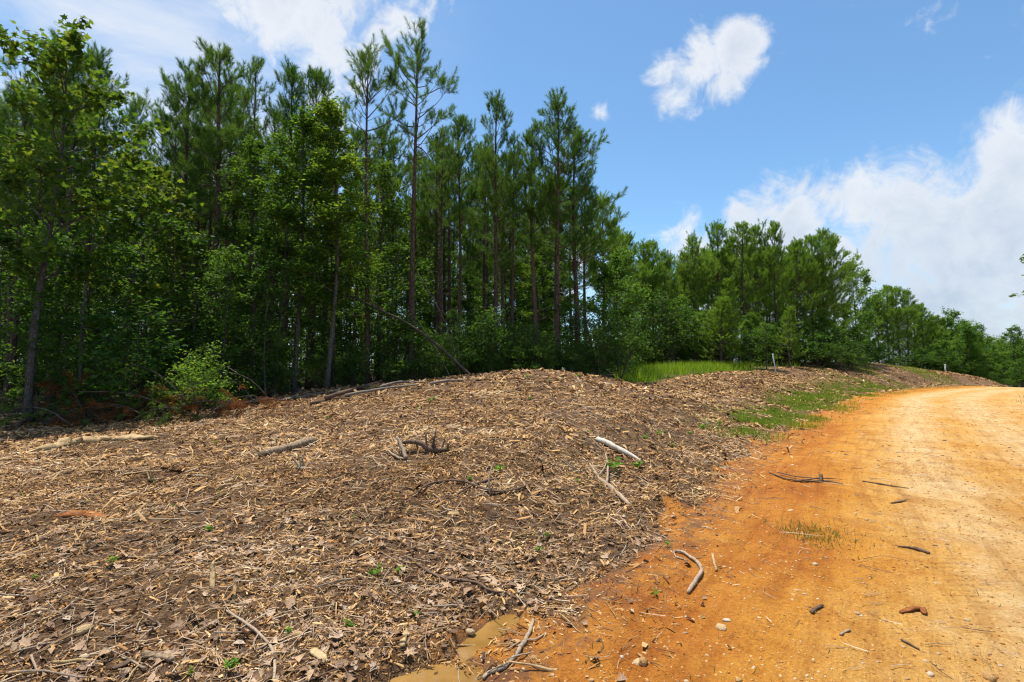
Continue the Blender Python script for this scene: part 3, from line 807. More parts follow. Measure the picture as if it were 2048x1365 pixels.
# --- the pines one can single out, left to right
G1 = 'pines of the near stand'
P_ = [(PINE[0], 22, 17.5, 190, 'dark pine behind the lobed-leaf oak at the picture edge', 1.0),
      (PINE[4], 106, 19.0, 95, 'dark pine with crown showing just behind the tall oak', 1.0),
      (PINE[1], 180, 20.0, 120, 'pine with tufted top rising beside the oak crown', .9),
      (PINE[2], 262, 24.0, 215, 'shorter pine in the sky gap beside the oak', .8),
      (PINE[3], 331, 21.5, 190, 'slim dark trunked pine in the gap before the broad bushy pine', .8),
      (PINE[4], 366, 19.5, 150, 'pine of the bushy pair, on the side towards the oak', 1.05),
      (PINE[0], 418, 18.8, 106, 'broad bushy pine with thick dark trunk and tallest top of its clump', 1.15),
      (PINE[1], 450, 22.0, 165, 'pine half hidden behind the broad bushy pine', .9),
      (PINE[3], 505, 21.0, 126, 'pine with narrow candle-like top above the broadleaf trees', .8),
      (PINE[2], 566, 22.5, 146, 'pine with rounded tufted top above the broadleaf trees', .95),
      (PINE[1], 620, 23.5, 160, 'pine top just showing over the yellow green broadleaf crown', .9),
      (PINE_TALL2, 735, 19.6, 112, 'thin tall pine with narrow sparse crown and bare trunk', 1.0),
      (PINE_TALL, 823, 19.3, 86, 'tallest pine with open airy crown and long bare trunk', 1.05),
      (PINE[3], 882, 22.5, 262, 'pine behind the tallest pine, with dense low crown', .95),
      (PINE[1], 912, 24.0, 248, 'thin trunked pine midway between the tallest pine and the pointed pine', .85),
      (PINE[0], 988, 21.5, 200, 'pointed pine standing alone against the blue sky', .9),
      (PINE[3], 1022, 22.6, 280, 'slender pine close beside the pointed pine', .7),
      (PINE[2], 1074, 22.0, 262, 'pine with bright green dense crown left of the end pair', 1.0),
      (PINE[4], 1117, 21.5, 205, 'tall pine with peaked top near the end of the stand', 1.0),
      (PINE_EDGE, 1154, 22.5, 268, 'end pine with long branches reaching out over the clearing', 1.12)]
for i, (pt, px, Y, py, lab, wd) in enumerate(P_):
    rz = None
    if pt is PINE_EDGE: rz = 0.0
    mark(by_top(pt, 13.5, 'pine_tree', px, Y, py, lab, 'pine', G1, rz, wd))
# --- broadleaf trees of the forest edge
mark(by_top(OAK, 11.5, 'oak_tree', 62, 12.9, 52, 'tall oak with lobed leaves and grey forked trunk at the forest edge', 'oak', None, 0.6, .95, (0, R(1.2))))
mark(by_top(OAK2, 6.5, 'oak_tree', 285, 16.5, 330, 'small sunlit oak with yellow green leaves between tall oak and bushy pine', 'oak', None, 2.0, 1.05))
mark(by_top(GUM[2], 11.5, 'sweetgum_tree', 500, 17.2, 275, 'dark leafy broadleaf tree in front of the candle topped pine', 'broadleaf tree', 'broadleaf trees of the forest edge', None, 1.0))
mark(by_top(GUM[0], 11.5, 'sweetgum_tree', 590, 16.9, 212, 'leafy broadleaf tree with grey trunk, middle of the three', 'broadleaf tree', 'broadleaf trees of the forest edge', 1.0, 1.1))
mark(by_top(GUM[1], 11.5, 'sweetgum_tree', 655, 17.3, 196, 'bright yellow green broadleaf tree next to the thin tall pine', 'broadleaf tree', 'broadleaf trees of the forest edge', 2.2, 1.2))
mark(by_top(SAP[2], 5.0, 'sapling', 533, 15.6, 520, 'slim grey sapling with leaves only at its top, before the broadleaf trees', 'sapling', None, None, .9))
mark(by_top(SAP[1], 5.0, 'sapling', 130, 14.6, 560, 'leafy sapling under the boughs of the tall oak', 'sapling', None, None, 1.0))
mark(by_top(GUM[2], 11.5, 'sweetgum_tree', 765, 23.0, 330, 'dark leafy tree in shade between the thin and the tallest pine', 'broadleaf tree', 'broadleaf trees of the forest edge', None, 1.0))
mark(by_top(FAR[1], 10.0, 'broadleaf_tree', 1235, 27.0, 520, 'olive green broadleaf tree under the end pine by the clearing', 'broadleaf tree', None, .4, .75))
mark(by_top(SHRUB[1], 2.0, 'shrub', 1195, 21.2, 600, 'very dark dense bush at the corner of the forest by the mound', 'bush', None, None, 1.1))
mark(by_top(SHRUB[0], 2.0, 'shrub', 1240, 22.6, 640, 'dark green bush hanging over the clearing grass', 'bush', None, None, 1.2))
mark(by_top(SHRUB_LIT, 2.0, 'shrub', 398, 13.2, 690, 'sunlit rounded shrub among brown brush at the mulch edge', 'shrub', None, None, .95)).scale = (.85, .85, .75)
mark(by_top(SHRUB[2], 2.0, 'shrub', 985, 19.6, 648, 'large leaved sunlit shrub behind the crest near the leaning pole', 'shrub', None, None, .9))

# short names of the trees one can find, for describing what stands behind them
REF = [(62, 'the tall oak'), (180, 'the pine beside the oak crown'), (285, 'the small sunlit oak'), (366, 'the bushy pine pair'), (450, 'the broad bushy pine'), (505, 'the candle topped pine'), (590, 'the middle broadleaf tree'), (655, 'the yellow green broadleaf'), (735, 'the thin tall pine'), (823, 'the tallest pine'), (905, 'the leaning trunk'), (988, 'the pointed pine'), (1074, 'the dense crowned pine'), (1117, 'the peaked tall pine'), (1154, 'the end pine')]
def behind_of(x, y):
    px = 1024 + x / y * F; d, nm = min((abs(px - a), b) for a, b in REF)
    sd = '' if d < 14 else ('left of ' if px < next(a for a, b in REF if b == nm) else 'right of ')
    dp = y - treeline(x)
    w = 'at the forest edge' if dp < 3 else ('a few rows in' if dp < 8 else ('deep inside' if dp < 18 else 'far at the back'))
    return w + ', ' + (sd if sd else 'straight behind ') + nm
# --- the interior of the near stand
def clash(x, y, d): return any((x - a) ** 2 + (y - b) ** 2 < d * d for a, b in TAKEN)
rr = random.Random(21)
cnt = 0
for gy_ in np.arange(17.0, 62, 2.6):
    for gx_ in np.arange(-52, 8, 2.7):
        x = gx_ + rr.uniform(-.9, .9); y = gy_ + rr.uniform(-.9, .9)
        if abs(x / y) > 1.12 or y < treeline(x) + 2.2 or clash(x, y, 1.3): continue
        lim = 5.0 if y < 26 else 5.0 - (y - 26) * .02
        if x > lim - .5: continue
        if y > 27 and rr.random() < (.42 if x / y < -.36 else .18): continue
        px = 1024 + x / y * F
        # the stand's skyline, as the photograph draws it
        sky_y = np.interp(px, [0, 130, 240, 300, 420, 520, 680, 780, 870, 940, 1000, 1060, 1120, 1200, 1300], [170, 160, 300, 250, 180, 200, 230, 250, 285, 280, 300, 300, 290, 380, 480])
        zt = at(px, sky_y + rr.uniform(0, 70), y)[2]; g0 = H1(x, y)
        k = min((zt - g0) / 13.5, 1.02 + rr.uniform(-.08, .1))
        k = max(k, .55); w = k * .5 + .45
        o = plant('pine_tree', PINE[rr.randrange(5)], (x, y, g0), rr.uniform(0, 6.28), (w, w, k), (0, 0), 'slender shaded pine ' + behind_of(x, y), 'pine', 'pines in the shade of the near stand')
        TAKEN.append((x, y)); cnt += 1
print('inner pines', cnt)
for i in range(26):
    px = rr.uniform(-40, 1190); y = rr.uniform(24, 36); x = (px - 1024) / F * y
    if y < treeline(x) + 4.5 or clash(x, y, 1.0): continue
    zt = at(px, rr.uniform(500, 590) if px > 640 else rr.uniform(330, 470), y)[2]; g0 = H1(x, y); k = (zt - g0) / 11.5
    plant('sweetgum_tree', GUM[(0, 2)[i % 2]], (x, y, g0), rr.uniform(0, 6.28), (k * .7 + .5, k * .7 + .5, k), (0, 0), 'shaded broadleaf tree ' + behind_of(x, y), 'broadleaf tree', 'broadleaf trees inside the forest')
    TAKEN.append((x, y))
for i in range(34):
    x = rr.uniform(-10.3, 3.5); y = treeline(x) + rr.uniform(.1, 1.0)
    k = rr.uniform(.25, .55)
    plant('shrub', SHRUB[i % 3], (x, y, H1(x, y)), rr.uniform(0, 6.28), (k * 1.5, k * 1.3, k), (0, 0), 'knee high shrub at the mulch edge ' + behind_of(x, y).split(', ')[1], 'shrub', 'low shrubs along the mulch edge')
# --- undergrowth: saplings and shrubs among the trunks
ns = nh = 0
tries = 0
while ns < 74 and tries < 6000:
    tries += 1
    x = rr.uniform(-34, 5); y = treeline(x) + rr.uniform(.8, 1) + rr.random() ** 1.4 * 20
    if abs(x / y) > 1.1 or clash(x, y, .55) or x > 4.2: continue
    k = rr.uniform(.6, 1.35)
    if x / y > -.19 and y < 32: k *= .42
    o = plant('sapling', SAP[rr.randrange(3)], (x, y, H1(x, y)), rr.uniform(0, 6.28), (k * rr.uniform(.9, 1.2), k, k), (rr.gauss(0, .05), rr.gauss(0, .05)), 'leafy sapling ' + behind_of(x, y), 'sapling', 'saplings of the forest undergrowth')
    TAKEN.append((x, y)); ns += 1
tries = 0
while nh < 130 and tries < 6000:
    tries += 1
    x = rr.uniform(-30, 5); y = treeline(x) + .9 + rr.random() ** 1.8 * 18
    if abs(x / y) > 1.08 or clash(x, y, .4) or x > 4.4: continue
    k = rr.uniform(.55, 1.25)
    if x > -3 : k *= .9
    o = plant('shrub', SHRUB[rr.randrange(3)], (x, y, H1(x, y)), rr.uniform(0, 6.28), (k * rr.uniform(.9, 1.25), k * 1.05, k), (0, 0), 'low green shrub ' + behind_of(x, y), 'shrub', 'shrubs of the forest undergrowth')
    TAKEN.append((x, y)); nh += 1

for i in range(80):
    y = rr.uniform(30, 52); x = rr.uniform(-1.05, .16) * y
    if x > 4.5 or clash(x, y, .5): continue
    k = rr.uniform(1.1, 1.7)
    plant('sapling', SAP[rr.randrange(2)], (x, y, H1(x, y)), rr.uniform(0, 6.28), (k * 1.5, k * 1.2, k), (0, 0), 'tall leafy sapling ' + behind_of(x, y), 'sapling', 'saplings at the back of the forest')
for i in range(46):
    px = rr.uniform(640, 1720) if i > 10 else rr.uniform(1230, 1420); y = rr.uniform(54, 63); x = (px - 1024) / F * y
    plant('shrub', SHRUB[i % 3], (x, y, H1(x, y)), rr.uniform(0, 6.28), (2.6, 2.0, rr.uniform(1.3, 2.0)), (0, 0), 'broad shrub at the far back ' + (behind_of(x, y).split(', ')[1] if px < 1160 else 'behind the clearing' if px < 1430 else 'behind the second stand'), 'shrub', 'shrubs at the far back of the forest')
# --- second stand beyond the clearing
for i, (px, Y, py, lab) in enumerate([(1205, 31, 400, 'pine behind the end pine, showing under its long branches'), (1228, 35, 452, 'pine at the gap side of the near stand, behind the olive tree'), (1262, 38, 470, 'dark pine closing the gap between the stands'), (1285, 41, 492, 'pine low in the gap next to the second stand'), (1245, 44, 480, 'pine far back in the gap')]):
    mark(by_top(PINE_FULL[i % 3], 13.0, 'pine_tree', px, Y, py, lab, 'pine', 'pines in the gap between the stands', None, .95))
G2 = 'pines of the second stand'
Q = [(1, 1307, 42, 489, 'pine at the gap side end of the second stand', .8), (0, 1334, 43, 509, 'low pine at the gap, next to the stand end', .8), (2, 1366, 44, 510, 'pine with pale airy top at the second stand edge', .9),
     (0, 1392, 43, 482, 'pine with spiky top second stand, before the peak', .9), (0, 1434, 44, 455, 'tall full pine at the first peak of the second stand', 1.1), (1, 1489, 43, 453, 'tall full pine at the middle peak of the second stand', 1.05),
     (0, 1516, 45, 462, 'pine crowding the middle peak of the second stand', 1.), (1, 1553, 44, 452, 'pine with thin forked top, highest of the second stand', .85), (0, 1596, 45, 488, 'pine in the dip of the second stand skyline', 1.), (2, 1628, 46, 474, 'pine beside the open branched end of the second stand', .9),
     (1, 1650, 47, 466, 'open branched pine at the road end of the second stand', 1.05), (2, 1672, 49, 478, 'outermost pine at the road end of the second stand', 1.05)]
for v, px, Y, py, lab, wd in Q:
    mark(by_top(PINE_FULL[v], 13.0, 'pine_tree', px, Y, py, lab, 'pine', G2, None, wd))
for y0, n in ((48, 9), (53, 9), (59, 8)):
    for i in range(n):
        px = 1290 + i * (390 / n) + rr.uniform(-14, 14); Y = y0 + rr.uniform(-1.2, 1.2)
        py = np.interp(px, [1290, 1400, 1480, 1560, 1680], [515, 492, 470, 478, 500]) + rr.uniform(8, 40)
        mark(by_top(PINE_FULL[rr.randrange(3)], 13.0, 'pine_tree', px, Y, py, 'shaded pine ' + {48: 'in the second row', 53: 'in the third row', 59: 'at the very back'}[y0] + (' behind the pale airy pine' if px < 1400 else ' behind the first peak' if px < 1470 else ' behind the middle peak' if px < 1540 else ' behind the forked top' if px < 1610 else ' behind the open branched pine') + ' of the second stand', 'pine', 'pines deep in the second stand', None, .95))
mark(by_top(YOUNG[0], 7.5, 'young_pine_tree', 1461, 37.5, 562, 'bright green young pine with pointed top on the clearing edge', 'young pine', None, None, 1.15))
mark(by_top(YOUNG[1], 6.0, 'young_pine_tree', 1441, 36.6, 600, 'shorter bright young pine leaning on the pointed young pine', 'young pine', None, None, 1.5))
mark(by_top(YOUNG[1], 6.0, 'young_pine_tree', 1578, 38.5, 618, 'small dull green young pine behind the white marker post', 'young pine', None, None, 1.1))
mark(by_top(SAP[0], 5.0, 'sapling', 1532, 36.5, 648, 'pale leaved sapling between the young pines', 'sapling', None, None, 1.1))
mark(by_top(SHRUB[2], 2.0, 'shrub', 1500, 36.5, 680, 'green shrub at the foot of the bright young pine', 'shrub', None, None, 1.0))
mark(by_top(SHRUB[1], 2.0, 'shrub', 1345, 38, 590, 'dark vine covered bush at the far side of the clearing', 'bush', None, None, 1.2))
mark(by_top(SHRUB[0], 2.0, 'shrub', 1395, 38.5, 640, 'shaded bush behind the clearing grass', 'bush', None, None, 1.2))
for i, (px, Y, py, lab) in enumerate([(1712, 62, 548, 'pale green broadleaf tree at the end of the second stand'), (1722, 60, 655, 'round sunlit broadleaf bush in front of the pale tree'), (1690, 60, 620, 'broadleaf tree filling the foot of the open branched pine')]):
    mark(by_top(FAR[i % 2], 10.0, 'broadleaf_tree', px, Y, py, lab, 'broadleaf tree', None, None, .85 if i == 0 else .8))
for i, (px, Y, py, lab) in enumerate([(1360, 40.5, 610, 'bushy broadleaf at the back of the clearing grass'), (1405, 41, 630, 'round broadleaf bush behind the shorter young pine'), (1500, 40.5, 640, 'leafy broadleaf bush right of the bright young pines'), (1560, 42, 650, 'leafy bush right behind the marker post'), (1610, 43.5, 655, 'leafy bush between the post and the road end of the stand'), (1645, 45, 640, 'bushy broadleaf under the open branched pine'), (1680, 48, 660, 'bushy broadleaf at the outermost pine foot')]):
    mark(by_top(FAR[i % 2], 10.0, 'broadleaf_tree', px, Y, py, lab, 'broadleaf tree', 'bushy trees below the second stand', None, .75))
for i in range(24):
    px = 1285 + i * 18.5 + rr.uniform(-10, 10); Y = rr.uniform(40.5, 43.5)
    mark(by_top(SHRUB[i % 3], 2.0, 'shrub', px, Y, rr.uniform(665, 700), 'dark shrub ' + ('under the pale airy pine' if px < 1400 else 'under the peak of the second stand' if px < 1520 else 'behind the marker post' if px < 1600 else 'under the open branched pine'), 'shrub', 'shrubs below the second stand', None, 1.6))
# --- third stand and the far broadleaf trees
for i, (px, Y, py, v, lab) in enumerate([(1755, 66, 596, 0, 'pine at the near end of the third stand'), (1777, 67, 576, 1, 'pine at the top of the third stand'), (1800, 68, 577, 2, 'pine with twin top in the third stand'), (1814, 69, 586, 0, 'pine on the shoulder of the third stand'),
        (1846, 70, 613, 1, 'pine stepping down at the far side of the third stand'), (1866, 71, 634, 2, 'shortest pine at the far end of the third stand'), (1740, 69, 600, 1, 'pine half hidden behind the pale broadleaf tree'), (1786, 72, 600, 0, 'pine deep in the third stand'), (1830, 73, 612, 1, 'pine behind the shoulder of the third stand')]):
    mark(by_top(PINE_FULL[v], 13.0, 'pine_tree', px, Y, py, lab, 'pine', 'pines of the third stand', None, 1.05))
for i, (px, Y, py, lab) in enumerate([(1907, 70, 638, 'broadleaf tree with pointed crown after the third stand'), (1932, 67, 652, 'broadleaf tree with bare grey limbs showing beyond the bank'), (1952, 70, 664, 'lower broadleaf tree on the falling tree line'),
        (1982, 76, 680, 'small broadleaf tree in the dip of the tree line'), (2026, 78, 668, 'broadleaf tree above the road crest at the picture edge'), (2060, 80, 672, 'broadleaf tree past the picture edge above the road'), (1965, 68, 716, 'low sunlit broadleaf by the end of the bank'), (2000, 74, 725, 'low broadleaf where the road vanishes'), (1885, 65, 690, 'bushy broadleaf behind the white pipe marker'), (2040, 70, 722, 'leafy bush beyond the road crest')]):
    mark(by_top(FAR[i % 2], 10.0, 'broadleaf_tree', px, Y, py, lab, 'broadleaf tree', None, None, .95 if py < 700 else .8))
for i in range(14):
    px = 1700 + i * 28 + rr.uniform(-8, 8); Y = np.interp(px, [1700, 1880, 2100], [62, 64, 84]) + rr.uniform(0, 2)
    mark(by_top(SHRUB[i % 3], 2.0, 'shrub', px, Y, rr.uniform(700, 716) if px < 1900 else rr.uniform(735, 748), 'shrub along the foot of the far tree line ' + ('below the third stand' if px < 1870 else 'at the road crest'), 'shrub', 'shrubs below the far trees', None, 2.2))
for i in range(16):
    px = 1840 + i * 19; Y = rr.uniform(84, 92)
    mark(by_top(FAR[i % 2], 10.0, 'broadleaf_tree', px, Y, np.interp(px, [1840, 1950, 2000, 2140], [640, 668, 692, 676]) + rr.uniform(0, 14), 'distant broadleaf tree closing the view ' + ('behind the third stand' if px < 1900 else 'over the road crest' if px < 2010 else 'at the picture edge'), 'broadleaf tree', 'distant trees over the road', None, 1.0))
# --- tree just outside the frame whose boughs reach in
o = by_top(OAK, 11.5, 'oak_tree', 2160, 24, 400, 'oak outside the frame whose twigs hang in at the edge', 'oak', None, 3.6, 1.0)

# ------------------------------------------------------------------ logs, poles and branches placed one by one
def pxpath(pts, lift=0.0):
    P = np.array([ground_at(a, b) for a, b in pts]); P[:, 2] += lift; return P
def straight(P): return np.array([P[0] * (1 - k) + P[-1] * k for k in np.linspace(0, 1, 4)])
def dense(P, n):
    P = np.asarray(P, float); k = np.linspace(0, len(P) - 1, n)
    Q = _smooth(P, 8); kk = np.linspace(0, len(Q) - 1, n)
    return np.stack([np.interp(kk, np.arange(len(Q)), Q[:, c]) for c in range(3)], -1)
def wood_thing(name, P, wpx, mat, label, cat, group=None, flat=None, rough=.16, sides=7, n=None, sink=.25, seed=0, extra=()):
    """a stick, log or branch: tube along P, its local frame at the first point; extra: (points, width px) side twigs"""
    rg = np.random.default_rng(seed + len(label))
    P = np.asarray(P, float); base = P[0].copy()
    g = Geo()
    for j, (Q, wp) in enumerate([(P, wpx)] + list(extra)):
        Q = dense(Q, n or max(6, len(Q) * 3))
        wp = np.interp(np.linspace(0, 1, len(Q)), np.linspace(0, 1, len(np.atleast_1d(wp))), np.atleast_1d(wp))
        rad = wp / 2 / F * np.hypot(Q[:, 0], Q[:, 1]) ** 1.0
        Q = Q.copy(); Q[:, 2] += rad * (1 - sink) * (flat or 1)
        Q += rg.normal(size=Q.shape) * rad[:, None] * .12
        g.tube(Q - base, rad, sides if j == 0 else 4, True, flat, rough, rg)
    o = link(name, g.mesh(name, M[mat], flat is None), None, base)
    return tag(o, label, cat, group)
wood_thing('split_log', straight(pxpath([(66, 905), (220, 883)])), [5, 20, 24, 24, 22, 16], 'split_wood', 'long pale split log lying on the mulch near the forest edge', 'log', None, .62, .38, 7, 22)
wood_thing('split_log', straight(pxpath([(226, 884), (316, 877)])), [13, 19, 17, 12, 6], 'split_wood', 'shorter splintered log end to end with the long split log', 'log', None, .6, .4, 7, 14)
wood_thing('bark_log', straight(pxpath([(521, 917), (628, 889)])), [13, 16, 15, 17, 15], 'bark_log', 'short round log with bark lying alone on the mulch', 'log', None, None, .07, 10, 12, .1)
wood_thing('peeled_pole', straight(pxpath([(1194, 881), (1284, 925)])), [12, 15, 14, 13, 9, 5], 'peeled_wood', 'white peeled pole lying on the mulch slope', 'pole', None, .8, .13, 8, 14)
wood_thing('branch', pxpath([(1180, 930), (1192, 950), (1199, 961), (1216, 974), (1237, 992), (1260, 1012)]), [4, 6, 8, 9, 9, 7], 'grey_stick', 'crooked grey branch lying downhill of the white peeled pole', 'branch', extra=[(pxpath([(1211, 912), (1216, 938), (1214, 972)], .03), [3, 5, 5]), (pxpath([(1199, 961), (1209, 945), (1214, 930)], .06), [4, 2])])
wood_thing('branch', pxpath([(831, 993), (861, 972), (922, 968), (975, 986), (1027, 986), (1061, 972)], .02), [3, 5, 6, 5, 3], 'dark_stick', 'long thin curved dark branch on the mulch in mid slope', 'branch', extra=[(pxpath([(914, 993), (944, 976), (990, 962), (1027, 953)], .015), [4, 6, 3])])
wood_thing('stick', np.array([ground_at(980, 991), ground_at(978, 985) + [0, 0, .16], ground_at(988, 975) + [0, 0, .28]]), [4, 4, 2], 'grey_stick', 'pale upright stick crossing the long curved branch', 'stick')
wood_thing('branch', pxpath([(816, 1118), (854, 1148), (895, 1163), (952, 1171), (978, 1186), (1012, 1191)], .012), [4, 6, 6, 5, 4], 'dark_stick', 'bent brown branch lying above the puddle in dead leaves', 'branch')
wood_thing('branch', pxpath([(1066, 1244), (1060, 1268), (1049, 1288), (1037, 1309), (1019, 1331), (1003, 1343), (980, 1349), (966, 1362)], .006), [6, 8, 9, 9, 8, 8, 7, 7], 'grey_stick', 'curved grey branch on orange clay beside the puddle', 'branch', extra=[(pxpath([(1017, 1302), (1037, 1290), (1056, 1284), (1071, 1283), (1092, 1270)], .008), [3, 4, 4, 3])])
wood_thing('branch', pxpath([(1348, 1105), (1365, 1108), (1381, 1119), (1398, 1133), (1403, 1148), (1390, 1168), (1376, 1189)], .008), [4, 5, 6, 7, 7, 8, 6], 'grey_stick', 'hooked tan branch on orange clay with bent middle', 'branch', extra=[(pxpath([(1348, 1105), (1352, 1116), (1368, 1121)], .004), [3, 3])])
wood_thing('stick', pxpath([(1425, 1111), (1429, 1130), (1433, 1144)], .004), [5, 5, 4], 'split_wood', 'short pale stick near the hooked tan branch', 'stick')
wood_thing('branch', pxpath([(1538, 946), (1560, 956), (1590, 964), (1620, 965), (1650, 965), (1686, 970)], .01), [2, 3.5, 5, 4, 4.5, 2], 'dark_stick', 'shredded dark branch lying across the road edge', 'branch', None, .6, .3, extra=[(pxpath([(1556, 950), (1590, 958), (1625, 961)], .03), [3, 4, 2]), (pxpath([(1600, 966), (1640, 961), (1672, 962)], .025), [3, 4, 2]), (np.array([ground_at(1643, 966), ground_at(1642, 964) + [0, 0, .09]]), [6, 5])])
wood_thing('stick', pxpath([(1795, 1095), (1822, 1098), (1840, 1103), (1859, 1109)], .004), [2, 4, 6, 4], 'dark_stick', 'dark short stick on the pale part of the road', 'stick')
wood_thing('stick', pxpath([(1782, 1008), (1800, 1006), (1812, 1003)], .004), [2, 3, 2], 'dark_stick', 'small dark stick on the road beyond the short stick', 'stick')
wood_thing('stick', pxpath([(1725, 964), (1760, 970), (1818, 978)], .003), [2, 2.5, 1.2], 'dark_stick', 'thin straight twig on the road behind the shredded branch end', 'stick')
wood_thing('stick', pxpath([(1680, 1272), (1700, 1262)], .004), [5, 4], 'grey_stick', 'stubby grey stick on the gravelly road', 'stick', None, .6, .3)
wood_thing('stick', pxpath([(1803, 1283), (1838, 1301)], .003), [4, 3], 'dark_stick', 'thin dark stick lying in the gravel near the picture corner', 'stick')
wood_thing('rotten_wood', pxpath([(1801, 1228), (1822, 1222), (1843, 1222), (1850, 1232)], .006), [5, 10, 11, 6], 'rot_wood', 'dark reddish rotten wood chunk on the gravel road', 'wood chunk', None, .5, .3, 8, 9)
wood_thing('rotten_wood', pxpath([(1622, 1228), (1632, 1220), (1645, 1213)], .006), [7, 8, 5], 'dark_stick', 'small brown wood chunk standing on the road', 'wood chunk', None, .55, .32, 7, 8)
wood_thing('branch', pxpath([(453, 1227), (487, 1250), (517, 1273), (543, 1303), (549, 1340), (547, 1368)], .012), [3, 5, 5.5, 5, 5.5, 5], 'grey_stick', 'pale bent branch running off the bottom edge', 'branch', extra=[(pxpath([(517, 1273), (508, 1290), (510, 1305)], .01), [4, 2])])
wood_thing('wood_chunk', pxpath([(628, 1303), (640, 1318), (652, 1333)], .01), [16, 20, 18], 'split_wood', 'thick yellow split wood chunk among dead leaves', 'wood chunk', None, .35, .12, 7, 7)
wood_thing('wood_chunk', pxpath([(803, 1300), (808, 1280), (812, 1262)], .008), [14, 13, 8], 'split_wood', 'yellow splinter of wood at the edge of the puddle', 'wood chunk', None, .4, .15, 7, 7)
wood_thing('branch', pxpath([(288, 1316), (315, 1320), (346, 1326)], .006), [12, 12, 9], 'bark_log', 'stub of branch with bark by the pale stones', 'branch', None, None, .08, 8, 8)
wood_thing('wood_chunk', pxpath([(226, 1340), (245, 1333), (268, 1323)], .005), [8, 17, 13], 'dark_stick', 'dark split plank of wood near the bottom edge', 'wood chunk', None, .3, .15, 7, 7)
wood_thing('rotten_wood', pxpath([(108, 1034), (140, 1030), (175, 1028), (228, 1040)], -.02), [12, 30, 30, 8], 'rot_wood', 'flat slab of orange brown rotten wood sunk in soil', 'wood slab', None, .35, .22, 9, 12)
wood_thing('wood_chunk', np.array([ground_at(425, 1180), ground_at(424, 1168) + [0, 0, .07], ground_at(426, 1160) + [0, 0, .12]]), [9, 9, 7], 'split_wood', 'upright tan wood splinter above small seedling', 'wood splinter', None, .35, .12, 6, 6)
wood_thing('wood_chunk', np.array([ground_at(467, 1208), ground_at(468, 1196) + [0, 0, .06], ground_at(470, 1190) + [0, 0, .10]]), [5, 6, 3], 'split_wood', 'narrow pale splinter standing upright left of the pale bent branch', 'wood splinter', None, .4, .12, 6, 6)
wood_thing('root_stub', np.array([ground_at(793, 905) + [0, 0, .20], ground_at(803, 912) + [0, 0, .10], ground_at(812, 920)]), [4, 8, 8], 'grey_stick', 'forked root stub sticking out of the mulch slope', 'root', extra=[(np.array([ground_at(774, 910) + [0, 0, .06], ground_at(795, 918), ground_at(812, 920)]), [3, 6, 7])])
rk = np.random.default_rng(5)
b0 = ground_at(862, 905)
wood_thing('root_clump', np.array([b0 + [-.45, .02, .10], b0 + [-.2, .0, .12], b0, b0 + [.2, -.02, .02]]), [5, 9, 12, 8], 'dark_stick', 'splintered root clump on the slope with upright spikes', 'root',
           extra=[(np.array([b0 + [q, 0, 0], b0 + [q + rk.normal() * .06, rk.normal() * .04, h_]]), [7, 2]) for q, h_ in ((-.16, .16), (-.06, .26), (.0, .30), (.06, .22), (.14, .20), (.22, .12))])
b0 = ground_at(305, 962)
wood_thing('root_clump', np.array([b0 + [-.05, 0, 0], b0 + [.1, 0, .01]]), [6, 4], 'split_wood', 'small tuft of shredded stubble left of the short bark log', 'root', extra=[(np.array([b0 + [q * .4, 0, 0], b0 + [q + rk.normal() * .03, rk.normal() * .03, h_]]), [3, 1]) for q, h_ in ((-.08, .10), (-.04, .16), (-.01, .18), (.03, .17), (.06, .13), (.02, .14), (-.06, .12))])
b0 = ground_at(605, 938)
wood_thing('root_clump', np.array([b0 + [-.1, 0, 0], b0 + [.25, -.1, .01]]), [5, 4], 'grey_stick', 'pale frayed root end just below the short bark log', 'root', extra=[(np.array([b0 + [q * .4, 0, 0], b0 + [q + rk.normal() * .03, rk.normal() * .03, h_]]), [5, 2]) for q, h_ in ((-.08, .14), (-.03, .20), (.03, .15), (.10, .08))])

# leaning poles and the bent saplings, off the ground
def pole(name, pts, wpx, mat, label, cat, group=None, extra=()):
    P = np.array([at(a, b, c) for a, b, c in pts])
    return wood_thing(name, P, wpx, mat, label, cat, group, None, .06, 7, None, 1.0, extra=[(np.array([at(a, b, c) for a, b, c in q]), w) for q, w in extra])
pole('leaning_pole', [(957, 766, 18.3), (890, 705, 18.5), (823, 652, 18.6), (735, 608, 18.7), (648, 570, 18.8)], [6.5, 6, 5, 4, 2.5], 'twig_bark', 'long bare trunk leaning from the crest across the pine trunks', 'leaning trunk', extra=[([(768, 622, 18.7), (740, 600, 18.6), (722, 596, 18.5)], [3, 1]), ([(700, 592, 18.7), (672, 600, 18.6), (655, 612, 18.4)], [3, 1])])
pole('leaning_pole', [(909, 772, 18.6), (871, 700, 18.9), (827, 632, 19.0)], [3.2, 2.8, 1.6], 'twig_bark', 'thin dark trunk leaning below the long leaning trunk', 'leaning trunk')
pole('leaning_pole', [(922, 766, 19.0), (911, 711, 19.3), (885, 634, 19.6), (834, 543, 20)], [3.2, 3, 2.4, 1.4], 'twig_bark', 'thin curved dead stem leaning beside the tallest pine', 'leaning trunk')
pole('bent_sapling', [(548, 812, 14.2), (513, 770, 14.0), (476, 749, 13.9), (428, 744, 13.8)], [2.6, 2.2, 1.6, 1], 'twig_bark', 'bare bent sapling arching over the brush beside the sunlit shrub', 'bent sapling', extra=[([(476, 749, 13.9), (455, 735, 13.9), (438, 732, 13.8)], [3, 1])])
pole('bent_sapling', [(378, 812, 13.4), (340, 768, 13.3), (293, 737, 13.2), (227, 722, 13.1)], [2.6, 2.2, 1.6, 1], 'twig_bark', 'bare bent sapling arching to the left over brown brush', 'bent sapling')
